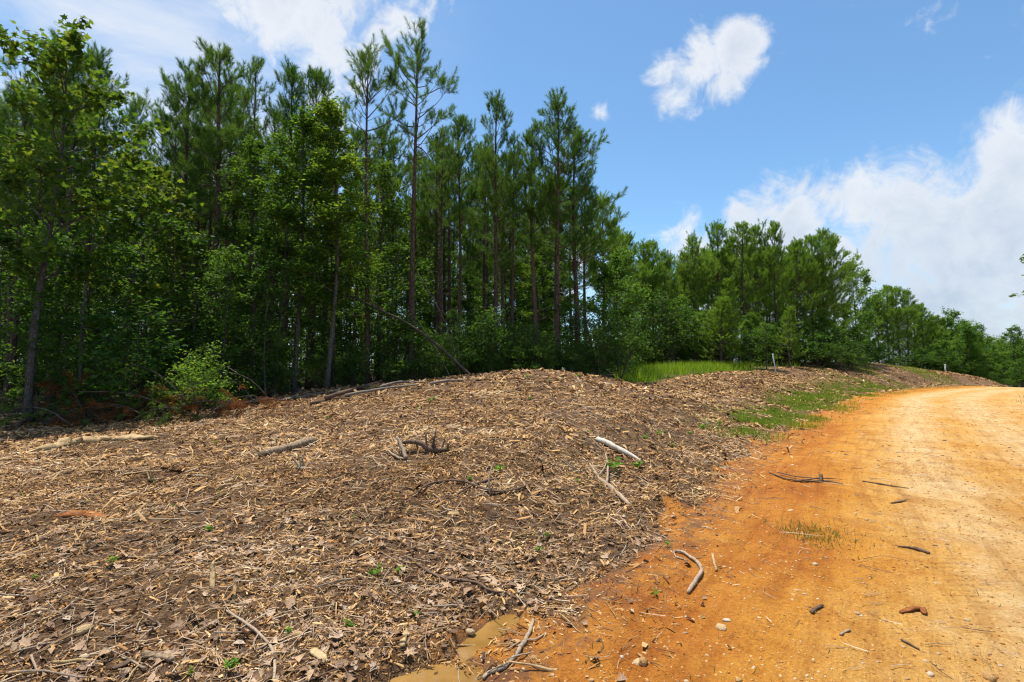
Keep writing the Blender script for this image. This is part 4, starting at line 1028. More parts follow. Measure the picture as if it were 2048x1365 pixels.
pole('bent_sapling', [(335, 812, 13.0), (256, 787, 12.8), (157, 784, 12.6)], [3, 2.2, 1.2], 'twig_bark', 'low dead sapling lying bent over the forest edge', 'bent sapling')
EDGE_LOGS = [([(650, 806), (700, 790), (768, 768)], 9), ([(690, 800), (760, 786), (838, 776)], 6), ([(760, 782), (800, 772), (850, 772)], 6), ([(620, 812), (680, 803), (740, 800)], 6), ([(600, 800), (640, 790), (672, 788)], 5), ([(860, 772), (895, 766), (930, 764)], 6),
             ([(30, 858), (70, 838), (110, 830)], 6), ([(90, 850), (160, 838), (240, 836)], 6), ([(170, 848), (230, 830), (300, 826)], 5), ([(250, 842), (300, 826), (322, 846)], 6), ([(560, 806), (590, 796), (606, 780)], 5), ([(480, 812), (520, 806), (560, 800)], 6)]
EL_LAB = ['thick dark log topmost on the log heap at the crest', 'long thin log across the log heap', 'log lying at the crest end of the heap', 'low log at the foot of the heap', 'short log at the shaded side of the heap', 'log behind the crest by the leaning trunk foot',
          'grey stick at the foot of the tall oak', 'long fallen branch along the shaded forest edge', 'fallen branch lying in shadow before the brush', 'dead branch poking out of the brush onto the mulch', 'short stick below the bent saplings', 'fallen branch between the sunlit shrub and the log heap']
for i, (pp, w_) in enumerate(EDGE_LOGS):
    Q = pxpath(pp, .03 + .05 * (i < 3))
    wood_thing('fallen_branch' if w_ < 7 else 'log', Q, [w_, w_ * .9, w_ * .5], 'dead_wood' if i % 3 else 'dark_stick', EL_LAB[i], 'fallen branch' if w_ < 7 else 'log', 'fallen wood along the forest edge', sides=6)
# cut pine tops with browning needles
def brush(px, py, Y, L, az, brown, label):
    rg = np.random.default_rng(int(px * 7 + py)); p0 = on(px, Y)
    b, n_ = Geo(), Geo()
    m = 8; d = np.array([math.cos(az), math.sin(az) * .5, .65]); P = [np.zeros(3)]; d[2] = 1.05
    for q in range(m - 1): d = unit(d + np.array([0, 0, -.20]) + rg.normal(size=3) * .07); P.append(P[-1] + d * L / (m - 1))
    P = np.array(P); P[:, 2] = np.maximum(P[:, 2], .06); b.tube(P, np.linspace(.02, .005, m), 5)
    TP, TD = [P[-1]], [d]
    for q in range(int(10 * L)):
        u = rg.uniform(.15, 1) * (m - 1); i = min(int(u), m - 2); a = P[i] + (P[i + 1] - P[i]) * (u - i)
        d2 = unit(unit(P[i + 1] - P[i]) * .6 + rg.normal(size=3) * [.8, .8, .4]); l2 = rg.uniform(.2, .7)
        e = a + d2 * l2 + [0, 0, -.1]; e[2] = max(e[2], .05)
        b.tube(np.array([a, (a + e) / 2 + [0, 0, .03], e]), [.007, .005, .003], 3, cap=False); TP.append(e); TD.append(unit(d2 + [0, 0, -.5]))
        if rg.random() < .5: TP.append((a + e) / 2); TD.append(unit(d2 + [0, 0, -.6]))
    tufts(n_, np.array(TP), np.array(TD), rg, 30, .24, .19, .010, .6)
    plant('pine_bough', [('stem', b.mesh('bough_stem', M['twig_bark'])), ('needles', n_.mesh('bough_needles', M['dead_needle' if brown else 'dull_grass']))], tuple(p0), 0, label=label, cat='fallen bough', group='cut pine boughs along the forest edge')
for i, (px, Y, L, az, br, lab) in enumerate([(210, 12.7, 2.2, 2.6, 0, 'drooping dull green pine bough left of the brown brush'), (300, 12.7, 2.2, 2.9, 1, 'brown needled pine bough at the middle of the brush'), (345, 12.7, 1.8, 2.4, 1, 'brown needled bough against the sunlit shrub'), (405, 12.6, 1.6, .6, 1, 'brown needled bough in front of the sunlit shrub'),
        (150, 12.2, 2.0, 3.0, 0, 'dull green bough lying under the tall oak'), (260, 12.3, 1.5, .4, 0, 'dull green bough lying low before the brush'), (470, 13.9, 1.5, .5, 1, 'low brown bough right of the sunlit shrub'), (90, 12.4, 1.5, .9, 1, 'brown bough at the oak foot in shade'), (560, 15.8, 1.4, 2.7, 1, 'brown bough near the log heap in shade'),
        (180, 12.6, 2.4, 2.2, 1, 'tall arching brown bough before the oak sapling'), (240, 12.9, 2.6, 1.0, 0, 'arching dull green bough over the brush'), (330, 12.9, 2.4, .3, 1, 'brown bough arching towards the sunlit shrub'), (440, 13.3, 2.0, 2.8, 1, 'brown bough leaning behind the sunlit shrub'), (510, 14.6, 1.8, 2.5, 0, 'dull bough drooping between shrub and log heap')]):
    brush(px, 0, Y, L, az, br, lab)

# ------------------------------------------------------------------ marker posts
def post(px, pyt, Y, w, lean, label, mat):
    p = on(px, Y); zt = at(px, pyt, Y)[2]; h = min(max(zt - p[2], .4), 1.3)
    e = bpy.data.objects.new('marker_post', None); COL.objects.link(e); e.location = tuple(p)
    g = Geo(); g.tube(np.array([[0, 0, -.2], [lean * h * .5, 0, h * .5], [lean * h, 0, h]]), [w, w, w], 8)
    c = Geo(); c.tube(np.array([[lean * h * .93, 0, h * .93], [lean * h, 0, h + .02]]), [w * 1.25, w * 1.2], 8)
    link('shaft', g.mesh('post_shaft', mat), e); link('cap', c.mesh('post_cap', mat), e)
    tag(e, label, 'marker post')
mp_ = newmat('white_plastic'); g_ = N(mp_); g_.out(g_.ramp(g_.noise(g_.coord('Object'), 9, 4), [(.3, (.55, .57, .58)), (.7, (.78, .80, .80))]), .5, .4)
post(1551, 709, 35.2, .04, -.16, 'leaning white marker post at the foot of the second stand', mp_)
post(1889, 730, 54.5, .07, 0.0, 'short white pipe marker on the far bank', mp_)

# ------------------------------------------------------------------ loose pieces on the ground
LM = [('the long split log', 180, 895), ('the short bark log', 575, 900), ('the white peeled pole', 1240, 905), ('the crooked grey branch', 1225, 975), ('the long curved branch', 945, 980), ('the bent brown branch', 900, 1160), ('the puddle', 900, 1320), ('the curved grey branch', 1045, 1300),
      ('the hooked tan branch', 1390, 1145), ('the shredded branch on the road', 1610, 962), ('the short dark stick on the road', 1830, 1100), ('the reddish rotten chunk', 1825, 1225), ('the pale bent branch', 520, 1290), ('the yellow split chunk', 640, 1318), ('the dark split plank', 245, 1333), ('the orange rotten slab', 170, 1030),
      ('the upright tan splinter', 425, 1170), ('the forked root stub', 800, 910), ('the splintered root clump', 862, 890), ('the shredded stubble tuft', 305, 955), ('the mound crest', 1080, 750), ('the log heap', 730, 790), ('the grass strip of the road edge', 1560, 810), ('the lower left corner', 40, 1320), ('the lower right corner', 1990, 1320), ('the left picture edge', 20, 1100),
      ('the orange wedge stone', 1285, 1315), ('the flat tan stone', 1445, 1255), ('the mulch lip', 1400, 960), ('the right picture edge', 2020, 950)]
def w2p(x, y, z):
    v = np.array([x, y, z - EYE]); f = v[1] * CP + v[2] * SP; u = v[0]; w = -v[1] * SP + v[2] * CP
    return 1024 + u / f * F, 682.5 - w / f * F
def near(px, py):
    d = sorted((math.hypot((px - a), (py - b) * 1.4), n) for n, a, b in LM); n = d[0][1]
    a, b = next((a, b) for q, a, b in LM if q == n)
    rel = ('just beyond ' if py < b - 22 else 'just below ') if abs(py - b) > abs(px - a) * .5 else ('just left of ' if px < a else 'just right of ')
    return rel + n
def infr(x, y, pad=0.0): return (np.abs(x / y) < .985 + pad)
# stones: angular, each with its own facets
ICO_V, ICO_F = None, None
def ico():
    t = (1 + 5 ** .5) / 2
    V = unit(np.array([(-1, t, 0), (1, t, 0), (-1, -t, 0), (1, -t, 0), (0, -1, t), (0, 1, t), (0, -1, -t), (0, 1, -t), (t, 0, -1), (t, 0, 1), (-t, 0, -1), (-t, 0, 1)], float))
    T = np.array([(0, 11, 5), (0, 5, 1), (0, 1, 7), (0, 7, 10), (0, 10, 11), (1, 5, 9), (5, 11, 4), (11, 10, 2), (10, 7, 6), (7, 1, 8), (3, 9, 4), (3, 4, 2), (3, 2, 6), (3, 6, 8), (3, 8, 9), (4, 9, 5), (2, 4, 11), (6, 2, 10), (8, 6, 7), (9, 8, 1)])
    return V, T
ICO_V, ICO_F = ico()
OCT_V = np.array([(1, 0, 0), (0, 1, 0), (-1, 0, 0), (0, -1, 0), (0, 0, 1), (0, 0, -1)], float); OCT_F = np.array([(0, 1, 4), (1, 2, 4), (2, 3, 4), (3, 0, 4), (1, 0, 5), (2, 1, 5), (3, 2, 5), (0, 3, 5)])
def stone_mesh(seed):
    rg = np.random.default_rng(seed); V = ICO_V * [1, rg.uniform(.6, .95), rg.uniform(.35, .6)]
    for _ in range(4):                      # shear off flat facets
        n = unit(rg.normal(size=3)); d = V @ n; V = V - np.maximum(d - .45, 0)[:, None] * n * .8
    me_ = mesh('stone', V * (1 + rg.uniform(-.12, .12, (12, 1))), ICO_F, [M['single_stone']]); return me_
m_ = newmat('single_stone'); g_ = N(m_)
f_ = g_.math('ADD', g_.math('MULTIPLY', g_.objrand(), .8), g_.math('MULTIPLY', g_.noise(g_.coord('Object'), 2.5, 4), .35))
g_.out(g_.mix(.5, g_.ramp(f_, [(.1, (.40, .19, .06)), (.4, (.52, .31, .12)), (.7, (.58, .42, .23)), (.95, (.66, .54, .38)), (1., (.78, .74, .68))]), g_.ramp(g_.noise(g_.coord('Object'), 7, 5), [(.3, (.55, .5, .45)), (.7, (1.2, 1.2, 1.2))]), 'MULTIPLY'), .85, .2, g_.bump(g_.noise(g_.coord('Object'), 6, 5), .5, .1))
M['single_stone'] = m_
STONES = [stone_mesh(i) for i in range(12)]
def put_stone(px, py, wpx, label, group=None, i=0, hk=1.0, rz=None):
    p = ground_at(px, py); r = wpx / 2 / F * p[1]
    o = link('stone', STONES[i % 12], None, (p[0], p[1], p[2] + r * .06 * hk)); o.scale = (r, r, r * hk); o.rotation_euler = (rnd.uniform(-.2, .2), rnd.uniform(-.2, .2), rnd.uniform(0, 6.28) if rz is None else rz)
    return tag(o, label, 'stone', group)
for i, (px, py, w_, lab, hk) in enumerate([(1286, 1326, 30, 'orange wedge shaped stone standing on the clay', 1.6), (1444, 1258, 36, 'flat tan stone set in the orange clay', .8), (940, 1264, 30, 'pale stone standing in the end of the puddle', 1.2), (598, 1272, 30, 'tan angular stone among the dead leaves', 1.3), (165, 1262, 40, 'brown rock half buried by the lower left', 1.1),
        (318, 1287, 28, 'pale rock by the stub of branch', .9), (328, 1301, 26, 'pale rock nearest the stub of branch', .9), (992, 1170, 34, 'orange stone slab above the end of the puddle', .8), (1001, 1335, 16, 'small pale stone beside the curved grey branch', 1.), (1454, 1241, 20, 'small stone behind the flat tan stone', .8),
        (1630, 1130, 16, 'whitish stone on the road among grass sprigs', 1.), (1715, 1228, 18, 'white stone beside the rotten chunk on the road', .8), (1733, 1040, 12, 'white stone chip on the orange road', .8), (1860, 1350, 24, 'pale stone at the bottom of the road', .8), (362, 1010, 22, 'pale stone right of the orange rotten slab', .8), (40, 1165, 34, 'brown rock at the left picture edge', 1.)]):
    put_stone(px, py, w_, lab, None, i, hk)
rs_ = np.random.default_rng(31)
k = 0
while k < 130:
    px = rs_.uniform(0, 2048); py = 850 + 515 * rs_.random() ** .7
    p = ground_at(px, py); s_ = float(st(np.array([p[0]]), np.array([p[1]]))[0][0])
    if s_ < -ROADW or p[1] > 16: continue
    if s_ > 0 and rs_.random() < .45: continue
    w_ = (.009 + .018 * rs_.random() ** 2) * (1 + .8 * (rs_.random() < .08)) * 2 / p[1] * F
    if w_ < 4: continue
    where = 'on the orange road' if s_ < 0 else 'in the mulch'
    put_stone(px, py, w_, 'small stone ' + where + ' ' + near(px, py), 'loose stones on road and mulch', k, rs_.uniform(.7, 1.1)); k += 1

# broken sticks, each a bent tapered piece with a splintered end
def stick_mesh(seed):
    rg = np.random.default_rng(seed); g = Geo(); m = 7
    x = np.linspace(-.5, .5, m); P = np.stack([x, np.cumsum(rg.normal(size=m)) * .018, np.cumsum(rg.normal(size=m)) * .008], -1); P -= P.mean(0)
    g.tube(P, np.linspace(.024, .014, m) * rg.uniform(.6, 1.3), 5, True, rg.uniform(.5, 1), .2, rg)
    if seed % 3 == 0: g.tube(np.array([P[3], P[3] + [.12, .10, .03], P[3] + [.2, .2, .02]]), [.012, .009, .004], 4)
    for q in range(2): g.tube(np.array([P[-1], P[-1] + [.06, rg.normal() * .02, rg.normal() * .01]]), [.009, .002], 3)
    return g.mesh('broken_stick', M[('grey_stick', 'split_wood', 'dark_stick', 'grey_stick')[seed % 4]], True)
STK = [stick_mesh(i) for i in range(12)]
k = 0
while k < 280:
    px = rs_.uniform(0, 2048); py = 800 + 565 * rs_.random() ** .8
    p = ground_at(px, py); s_ = float(st(np.array([p[0]]), np.array([p[1]]))[0][0])
    if s_ < -ROADW or p[1] > treeline(p[0]) - .3 or p[1] > 20: continue
    if s_ < -.4 and rs_.random() < .95: continue
    L = rs_.uniform(.10, .34) * (1 if p[1] < 6 else rs_.uniform(1, 1.9))
    if s_ < -.4: L *= .55
    nrm = normals(np.array([p[0]]), np.array([p[1]]), .12)[0]
    o = link('broken_stick', STK[k % 12], None, (p[0], p[1], p[2] + .012)); o.scale = (L, L * rs_.uniform(.6, 1.1), L * rs_.uniform(.6, 1.1))
    q = Vector(nrm).to_track_quat('Z', 'Y') @ Euler((rs_.uniform(-3, 3), rs_.normal() * .13, rs_.uniform(0, 6.28))).to_quaternion()
    o.rotation_euler = q.to_euler()
    tag(o, ('broken stick lying ' + ('on the road ' if s_ < -.4 else 'in the mulch ') + near(px, py)), 'stick', 'broken sticks on mulch and road'); k += 1

# dead leaves, curled
def dleaf_mesh(seed):
    rg = np.random.default_rng(seed); V, T = LOBED if seed % 2 else (np.array([(0, 0, 0), (.3, .24, .06), (.7, .2, .09), (1, 0, 0), (.7, -.2, .06), (.3, -.24, .1), (.5, 0, -.03)]), np.array([(0, 6, 1), (1, 6, 2), (2, 6, 3), (3, 6, 4), (4, 6, 5), (5, 6, 0)]))
    V = V.copy() - [.5, 0, 0]; V[:, 2] += np.abs(V[:, 1]) * rg.uniform(.1, .6) + V[:, 0] ** 2 * rg.uniform(-.3, .5) + rg.normal(size=len(V)) * .04
    return mesh('dead_leaf', V, T, [M['single_leaf']])
m_ = newmat('single_leaf'); g_ = N(m_)
f_ = g_.math('ADD', g_.math('MULTIPLY', g_.objrand(), .85), g_.math('MULTIPLY', g_.noise(g_.coord('Object'), 3, 4), .25))
g_.out(g_.ramp(f_, [(.05, (.10, .06, .038)), (.4, (.25, .155, .098)), (.75, (.40, .275, .18)), (1., (.55, .42, .30))]), .75, .1, g_.bump(g_.noise(g_.coord('Object'), 5, 4), .4, .1)); M['single_leaf'] = m_
DLF = [dleaf_mesh(i) for i in range(10)]
k = 0
while k < 200:
    px = rs_.uniform(0, 1500); py = 1000 + 365 * rs_.random() ** .7
    p = ground_at(px, py); s_ = float(st(np.array([p[0]]), np.array([p[1]]))[0][0])
    if s_ < -1.2 or (s_ < -.1 and rs_.random() < .9) or (s_ > 1.6 and rs_.random() < .75) or float(pud(np.array([p[0]]), np.array([p[1]]))[0]) > .3: continue
    L = rs_.uniform(.035, .075); nrm = normals(np.array([p[0]]), np.array([p[1]]), .1)[0]
    o = link('dead_leaf', DLF[k % 10], None, (p[0], p[1], p[2] + .012)); o.scale = (L,) * 3
    q = Vector(nrm).to_track_quat('Z', 'Y') @ Euler((rs_.normal() * .35, rs_.normal() * .35, rs_.uniform(0, 6.28))).to_quaternion()
    o.rotation_euler = q.to_euler(); tag(o, 'curled brown dead leaf lying ' + near(px, py), 'dead leaf', 'dead leaves on the mulch'); k += 1

# seedlings sprouting in the mulch and along the road
def seedling_mesh(seed, stalks=3):
    rg = np.random.default_rng(seed); st_, lf = Geo(), Geo()
    Pn, Dn = [], []
    for q in range(stalks):
        az = rg.uniform(0, 6.28); h = rg.uniform(.5, 1); e = np.array([math.cos(az) * .3, math.sin(az) * .3, h])
        st_.tube(np.array([[0, 0, -.08], e * [.3, .3, .5], e]), [.02, .015, .01], 3, cap=False)
        for j in range(7):
            u = rg.uniform(.35, 1.02); Pn.append(e * u); a2 = rg.uniform(0, 6.28); Dn.append((math.cos(a2), math.sin(a2), rg.uniform(-.1, .5)))
    Pn = np.array(Pn); D, B, C = frames(len(Pn), rg, unit(np.array(Dn)), .9); z_ = rg.uniform(.3, .6, (len(Pn), 1))
    lf.scatter(*LEAF, Pn, D * z_, B * z_, C * z_)
    return [('stem', st_.mesh('seedling_stem', M['seed_leaf'])), ('leaves', lf.mesh('seedling_leaves', M['seed_leaf']))]
SEED = [seedling_mesh(300 + i, 2 + i % 3) for i in range(6)]
SPOTS = [(752, 1155, 34), (797, 1148, 24), (417, 1066, 20), (428, 1160, 20), (1000, 945, 26), (940, 962, 16), (1230, 945, 44), (1275, 938, 26), (225, 1130, 24), (1180, 868, 12), (1155, 965, 14), (700, 1258, 26), (835, 1235, 20), (578, 1270, 26), (462, 1345, 34), (382, 1352, 24), (1078, 1105, 20), (1095, 1075, 16), (1310, 1193, 22), (1335, 1095, 20), (70, 1160, 14), (40, 1182, 14), (345, 1015, 10), (1290, 880, 16), (1320, 872, 18), (1345, 895, 14), (1405, 862, 18), (1380, 870, 14), (1440, 850, 14), (860, 805, 14), (838, 820, 10), (868, 800, 12), (1055, 758, 12), (1100, 765, 10), (1155, 755, 12), (655, 838, 8), (430, 888, 10), (555, 884, 9), (1060, 800, 9), (1210, 790, 10)]
for i, (px, py, hpx) in enumerate(SPOTS):
    p = ground_at(px, py); h = hpx * .72 / F * p[1]
    plant('seedling', SEED[i % 6], tuple(p), rnd.uniform(0, 6.28), (h, h, h), label='small bright green seedling ' + near(px, py), cat='seedling', group='seedlings on the mulch')

# ------------------------------------------------------------------ what nobody could count: chips, litter, twigs, gravel, grass
def polar(n, y0, y1, spread=1.04, pw=1.0):
    y = y0 + (y1 - y0) * nr.random(n) ** pw; x = nr.uniform(-spread, spread, n) * (y + .15); return x, y
def onto(x, y, nrmscale=.1):
    return np.stack([x, y, H(x, y)], -1), normals(x, y, nrmscale)
def lay(n, nrm, tilt, rg=nr):
    """frames lying on the slope, long axis random, tilted a little"""
    nn = unit(nrm + rg.normal(size=(n, 3)) * tilt); a = rg.uniform(0, 6.283, n)
    A = np.stack([np.cos(a), np.sin(a), np.zeros(n)], -1); A = unit(A - nn * (A * nn).sum(1, keepdims=True)); B = np.cross(nn, A); return A, B, nn
PRISM = (np.array([(-.5, -.5, 0), (-.5, .5, 0), (-.46, 0, .9), (.5, -.4, .05), (.5, .4, .05), (.42, 0, .7)]), np.array([(0, 3, 5), (0, 5, 2), (2, 5, 4), (2, 4, 1), (0, 2, 1), (3, 4, 5)]))
BENT = (np.array([(-.5, -.5, 0), (-.5, .5, .1), (0, .55, .5), (0, -.5, .4), (.5, .35, .1), (.5, -.3, 0)]), np.array([(0, 3, 2), (0, 2, 1), (3, 5, 4), (3, 4, 2)]))
def on_mulch(x, y, s):
    return (s > .02 + fbm(x * 2.2, y * 2.2, 50, 3) * -.75) & (y < treeline(x) + .9 + fbm(x, y, 3, 2)) & (clearing(x, y) < .5)
chips = Geo()
for (n, y0, y1, L0, L1, w0, w1) in ((40000, 1.9, 4.2, .012, .085, .0025, .010), (1100, 1.9, 5.5, .06, .17, .008, .024), (54000, 4.0, 8.0, .02, .13, .004, .015), (1800, 5.0, 12, .12, .32, .012, .034), (48000, 7.5, 14.0, .03, .19, .008, .026), (32000, 13.0, 22.0, .05, .26, .014, .05), (42000, 20, 58, .08, .36, .02, .08)):
    x, y = polar(n, y0, y1, 1.04, .75); s, t = st(x, y)
    keep = on_mulch(x, y, s) | ((s > -.9) & (s < .1) & (nr.random(n) < .42 * np.exp(-np.abs(s) * 2.6)))
    gap = vnoise(x * 1.3, y * 1.3, 70) * .6 + vnoise(x * 5, y * 5, 71) * .4
    keep &= (nr.random(n) < np.clip(1.75 - gap * 1.9, .12, 1)) & ((pud(x, y) < .8) | (nr.random(n) < .05))
    x, y = x[keep], y[keep]; n = len(x)
    P, nm = onto(x, y); P[:, 2] = np.where(pud(x, y) > .3, np.maximum(P[:, 2], PUD_Z), P[:, 2]); A, B, C = lay(n, nm, .48)
    L = L0 + (L1 - L0) * nr.random((n, 1)) ** 2.2; w = w0 + (w1 - w0) * nr.random((n, 1)) ** 1.5
    P[:, 2] += nr.uniform(0, .014, n) * np.clip(y / 5, .6, 3)
    h = n * 2 // 3 if y0 < 12 else n // 4
    chips.scatter(*PRISM, P[:h], A[:h] * L[:h], B[:h] * w[:h], C[:h] * w[:h] * .6, .25, nr)
    chips.scatter(*BENT, P[h:], A[h:] * L[h:], B[h:] * w[h:] * 1.5, C[h:] * w[h:] * .8, .25, nr)
def along_edge(n, y0, y1, s0, sd, uni=False):
    Yk = nr.uniform(y0, y1, n); ex = np.interp(Yk, EDGE_S[:, 1], EDGE_S[:, 0]); sl = (np.interp(Yk + .3, EDGE_S[:, 1], EDGE_S[:, 0]) - np.interp(Yk - .3, EDGE_S[:, 1], EDGE_S[:, 0])) / .6
    k = 1 / np.sqrt(1 + sl * sl); off = nr.uniform(s0, sd, n) if uni else nr.normal(s0, sd, n) * (.5 + Yk / 28); return ex - off * k, Yk + off * sl * k
x, y = along_edge(80000, 19, 58, .1, 9, True); keep = (clearing(x, y) < .5) & (y < treeline(x) + 1) & (nr.random(len(x)) < 1.5 - 1.7 * vnoise(x * .8, y * .8, 72)); x, y = x[keep], y[keep]; n = len(x)
P, nm = onto(x, y); A, B, C = lay(n, nm, .40); L = .05 + .20 * nr.random((n, 1)) ** 2; w = .010 + .028 * nr.random((n, 1)) ** 1.5
chips.scatter(*BENT, P, A * L, B * w * 1.5, C * w * .8, .25, nr)
tag(link('wood_chips', chips.mesh('wood_chips', M['chips'])), 'shredded wood chips and splinters covering the bank', 'wood chips', kind='stuff')
# thin twigs and straw
tw = Geo()
for (n, y0, y1, L0, L1, w) in ((6500, 1.9, 5.5, .05, .26, .004), (6500, 5, 12, .1, .42, .007), (3600, 11, 22, .2, .6, .013)):
    x, y = polar(n, y0, y1, 1.04, .8); s, t = st(x, y); keep = on_mulch(x, y, s) & (pud(x, y) < .3) | ((s > -3) & (s < 0) & (nr.random(n) < .05)); x, y = x[keep], y[keep]; n = len(x)
    P, nm = onto(x, y); A, B, C = lay(n, nm, .16); L = L0 + (L1 - L0) * nr.random((n, 1)) ** 2; P[:, 2] += .012
    b_ = nr.normal(size=(n, 1)) * .10
    tv = np.array([(-.5, -.5, 0), (-.5, .5, 0), (-.5, 0, .9), (0, -.5, 0), (0, .5, 0), (0, 0, .9), (.5, -.3, 0), (.5, .3, 0), (.5, 0, .5)]); tf = np.array([(0, 3, 5), (0, 5, 2), (2, 5, 4), (2, 4, 1), (3, 6, 8), (3, 8, 5), (5, 8, 7), (5, 7, 4)])
    V = np.broadcast_to(tv, (n, 9, 3)).copy()
    Q = P[:, None] + V[..., 0:1] * (A * L)[:, None] + V[..., 1:2] * (B * w)[:, None] + V[..., 2:3] * (C * w)[:, None]
    Q[:, 3:6] += (B * b_ * L)[:, None]
    tw.add(Q.reshape(-1, 3), (tf[None] + (np.arange(n) * 9)[:, None, None]).reshape(-1, 3))
tag(link('twig_litter', tw.mesh('twig_litter', M['twigs'])), 'thin twigs and straw strewn over the mulch', 'twigs', kind='stuff')
# leaf litter
lf = Geo()
for (n, y0, y1) in ((7000, 1.9, 5.0), (3500, 4.5, 9)):
    x, y = polar(n, y0, y1, 1.04, .8); s, t = st(x, y)
    pr = np.clip(.10 + 1.3 * np.exp(-np.abs(s - .5) / .6) + (vnoise(x * .9, y * .9, 81) - .5) * .8, .03, 1)
    keep = on_mulch(x, y, s) & (pud(x, y) < .35) & (nr.random(n) < pr); x, y = x[keep], y[keep]; n = len(x)
    P, nm = onto(x, y); A, B, C = lay(n, nm, .38); L = .02 + .06 * nr.random((n, 1)) ** 1.6; P[:, 2] += nr.uniform(.004, .02, n)
    h = n // 2
    lf.scatter(*(LEAF[0] * [1, 1.3, 2.6], LEAF[1]), P[:h], A[:h] * L[:h], B[:h] * L[:h], C[:h] * L[:h], .35, nr)
    lf.scatter(*LOBED, P[h:], A[h:] * L[h:], B[h:] * L[h:], C[h:] * L[h:] * 2.5, .3, nr)
tag(link('leaf_litter', lf.mesh('leaf_litter', M['dry_leaf'])), 'small dead leaves and leaf pieces littering the mulch', 'leaf litter', kind='stuff')
# gravel and grit of the road
gv = Geo()
for (n, y0, y1, r0, r1, big) in ((34000, 1.9, 4.5, .0018, .011, 1), (34000, 4.2, 9, .003, .017, 0), (20000, 8.5, 22, .006, .028, 0)):
    x, y = polar(n, y0, y1, 1.06, .8); s, t = st(x, y)
    pr = np.where(s < 0, np.clip(.34 + .50 * sstep(-1.2, -3.6, s) + (vnoise(x * .8, y * .8, 83) - .5) * .8, .03, 1), .12) * (s > -ROADW)
    keep = (nr.random(n) < pr) & (pud(x, y) < .3); x, y, s = x[keep], y[keep], s[keep]; n = len(x)
    P, nm = onto(x, y); A, B, C = lay(n, nm, .25); r = r0 + (r1 - r0) * nr.random((n, 1)) ** 3.2
    tpl = (ICO_V, ICO_F) if big else (OCT_V, OCT_F)
    gv.scatter(*tpl, P, A * r * nr.uniform(.9, 1.6, (n, 1)), B * r, C * r * nr.uniform(.35, .7, (n, 1)), .22, nr)
tag(link('gravel', gv.mesh('gravel', M['grit'])), 'fine pale gravel and grit on the clay road', 'gravel', kind='stuff')
# dark crumbs of bark and clods on the clay
cb_ = Geo()
n = 5000; x, y = polar(n, 1.9, 14, 1.06, .8); s, t = st(x, y); keep = (s < .1) & (s > -ROADW) & (nr.random(n) < np.clip(.10 + .9 * np.exp(s * .9), 0, 1)) & (pud(x, y) < .3); x, y = x[keep], y[keep]; n = len(x)
P, nm = onto(x, y); A, B, C = lay(n, nm, .3); L = (.006 + .035 * nr.random((n, 1)) ** 3) * (.6 + y[:, None] / 7)
cb_.scatter(*PRISM, P, A * L, B * L * .35, C * L * .3, .3, nr)
tag(link('bark_crumbs', cb_.mesh('bark_crumbs', M['twigs'])), 'dark bark crumbs scattered over the orange clay', 'bark crumbs', kind='stuff')
# clods of soil where the mulch is torn open
cd_ = Geo(); n = 26000; x, y = polar(n, 1.9, 9, 1.04, .7); s, t = st(x, y); q_ = vnoise(x * 1.3, y * 1.3, 70) * .6 + vnoise(x * 5, y * 5, 71) * .4
keep = (q_ > .54) & on_mulch(x, y, s) & (nr.random(n) < .8) & (pud(x, y) < .5); x, y = x[keep], y[keep]; n = len(x); P, nm = onto(x, y); A, B, C = lay(n, nm, .4); r = (.004 + .020 * nr.random((n, 1)) ** 3) * (.8 + y[:, None] / 9)
cd_.scatter(OCT_V, OCT_F, P, A * r * 1.2, B * r, C * r * .8, .3, nr)
M['clod'] = chip_mat('clod', [(.0, (.08, .04, .018)), (.4, (.20, .10, .04)), (.75, (.36, .18, .065)), (1., (.50, .32, .16))], .95)
tag(link('soil_clods', cd_.mesh('soil_clods', M['clod'])), 'crumbly brown and orange clods of soil in the mulch', 'soil clods', kind='stuff')
BLADE = (np.array([(-.5, 0, 0), (.5, 0, 0), (-.35, .12, .5), (.35, .12, .5), (0, .42, 1)]), np.array([(0, 1, 3), (0, 3, 2), (2, 3, 4)]))
def grass(name, x, y, h0, h1, w, mat, label, tilt=.25):
    n = len(x); P = np.stack([x, y, H(x, y) - .01], -1); a = nr.uniform(0, 6.283, n)
    A = np.stack([np.cos(a), np.sin(a), np.zeros(n)], -1); up = unit(np.stack([nr.normal(0, tilt, n), nr.normal(0, tilt, n), np.ones(n)], -1)); B = unit(np.cross(up, A))
    h = h0 + (h1 - h0) * nr.random((n, 1)); ww = w * nr.uniform(.6, 1.3, (n, 1))
    g = Geo(); g.scatter(*BLADE, P, A * ww, B * h * nr.uniform(.3, 1.3, (n, 1)), up * h); return tag(link(name, g.mesh(name, M[mat])), label, 'grass', kind='stuff')
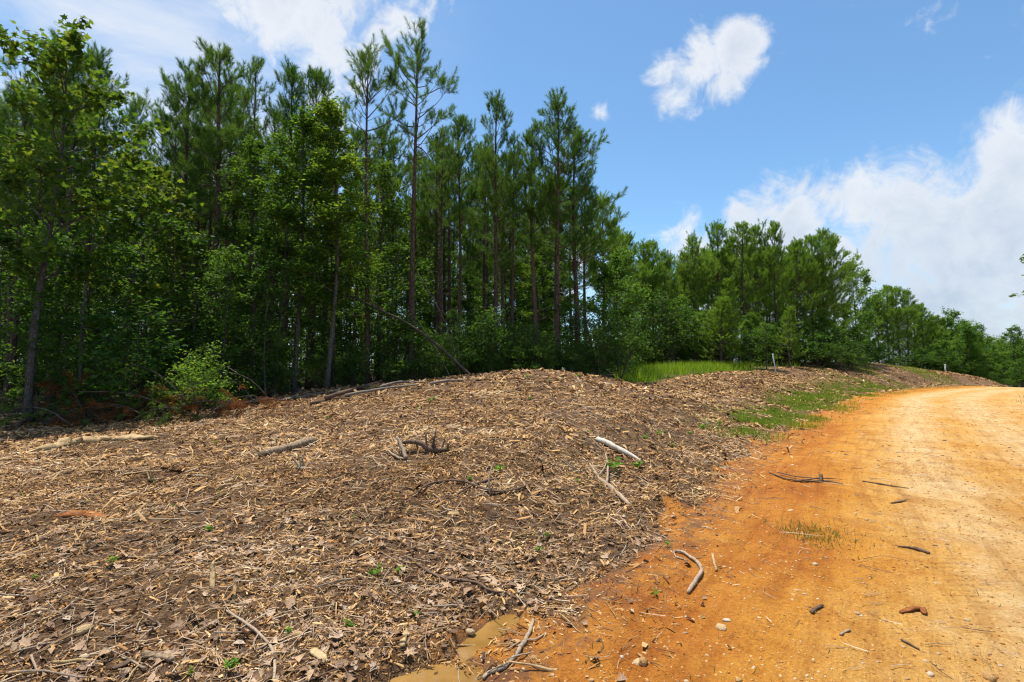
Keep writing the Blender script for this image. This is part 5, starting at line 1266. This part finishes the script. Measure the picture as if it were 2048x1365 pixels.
n = 90000; x = nr.uniform(2, 30, n); y = nr.uniform(21, 43, n); keep = (clearing(x, y) > .45) & (nr.random(n) < sstep(.2, .75, vnoise(x * .9, y * .9, 12) * .6 + vnoise(x * 3.1, y * 3.1, 13) * .4) * 1.2 * np.interp(1024 + x / y * F, [1430, 1500], [1, .35])); grass('clearing_grass', x[keep], y[keep], .2, .7, .024, 'grass', 'tall sunlit grass in the clearing between the stands')
x, y = along_edge(80000, 11, 37, .55, .55)
keep = nr.random(len(x)) < sstep(.40, .66, vnoise(x * .55, y * .55, 14) * .5 + vnoise(x * 2.6, y * 2.6, 15) * .5) * sstep(10, 15, y)
x2, y2 = along_edge(26000, 35, 47, 1.4, .7); k2 = nr.random(len(x2)) < sstep(.35, .6, vnoise(x2 * .5, y2 * .5, 18))
grass('verge_grass', np.concatenate([x[keep], x2[k2]]), np.concatenate([y[keep], y2[k2]]),   .06, .18, .013, 'verge', 'short green grass along the mulch edge of the road')
n = 26000; x = nr.uniform(14, 60, n); y = nr.uniform(8, 58, n); s, t = st(x, y); keep = (s < -ROADW + .3 + fbm(x, y, 16, 2) * 1.6) & (s > -ROADW - 6); grass('roadside_grass', x[keep], y[keep], .08, .3, .016, 'dull_grass', 'grass on the far side of the road')
n = 14000; x, y = polar(n, 2.4, 14, 1.0, .8); s, t = st(x, y); c_ = vnoise(x * 2.4, y * 2.4, 19) * .6 + vnoise(x * 7, y * 7, 20) * .4; keep = (c_ > .60) & (s < -.2) & (s > -3.6) & (nr.random(n) < .5); grass('grass_sprigs', x[keep], y[keep], .015, .06, .005, 'dull_grass', 'sparse sprigs of grass growing on the clay road', .5)
p = ground_at(1624, 1068); n = 900; x = p[0] + nr.normal(0, .17, n); y = p[1] + nr.normal(0, .22, n); grass('grass_patch', x, y, .02, .065, .006, 'dull_grass', 'small patch of grass on the orange road', .45)
n = 5200; x, y = polar(n, 4, 22, 1.0, .8); s, t = st(x, y); keep = (vnoise(x * 1.5, y * 1.5, 23) > .66) & (s > 0) & (y < treeline(x)) & (nr.random(n) < .6); grass('mulch_weeds', x[keep], y[keep], .03, .10, .010, 'seed_leaf', 'tiny green weeds sprouting through the mulch', .6)

print('triangles', sum(len(m.polygons) for m in bpy.data.meshes))
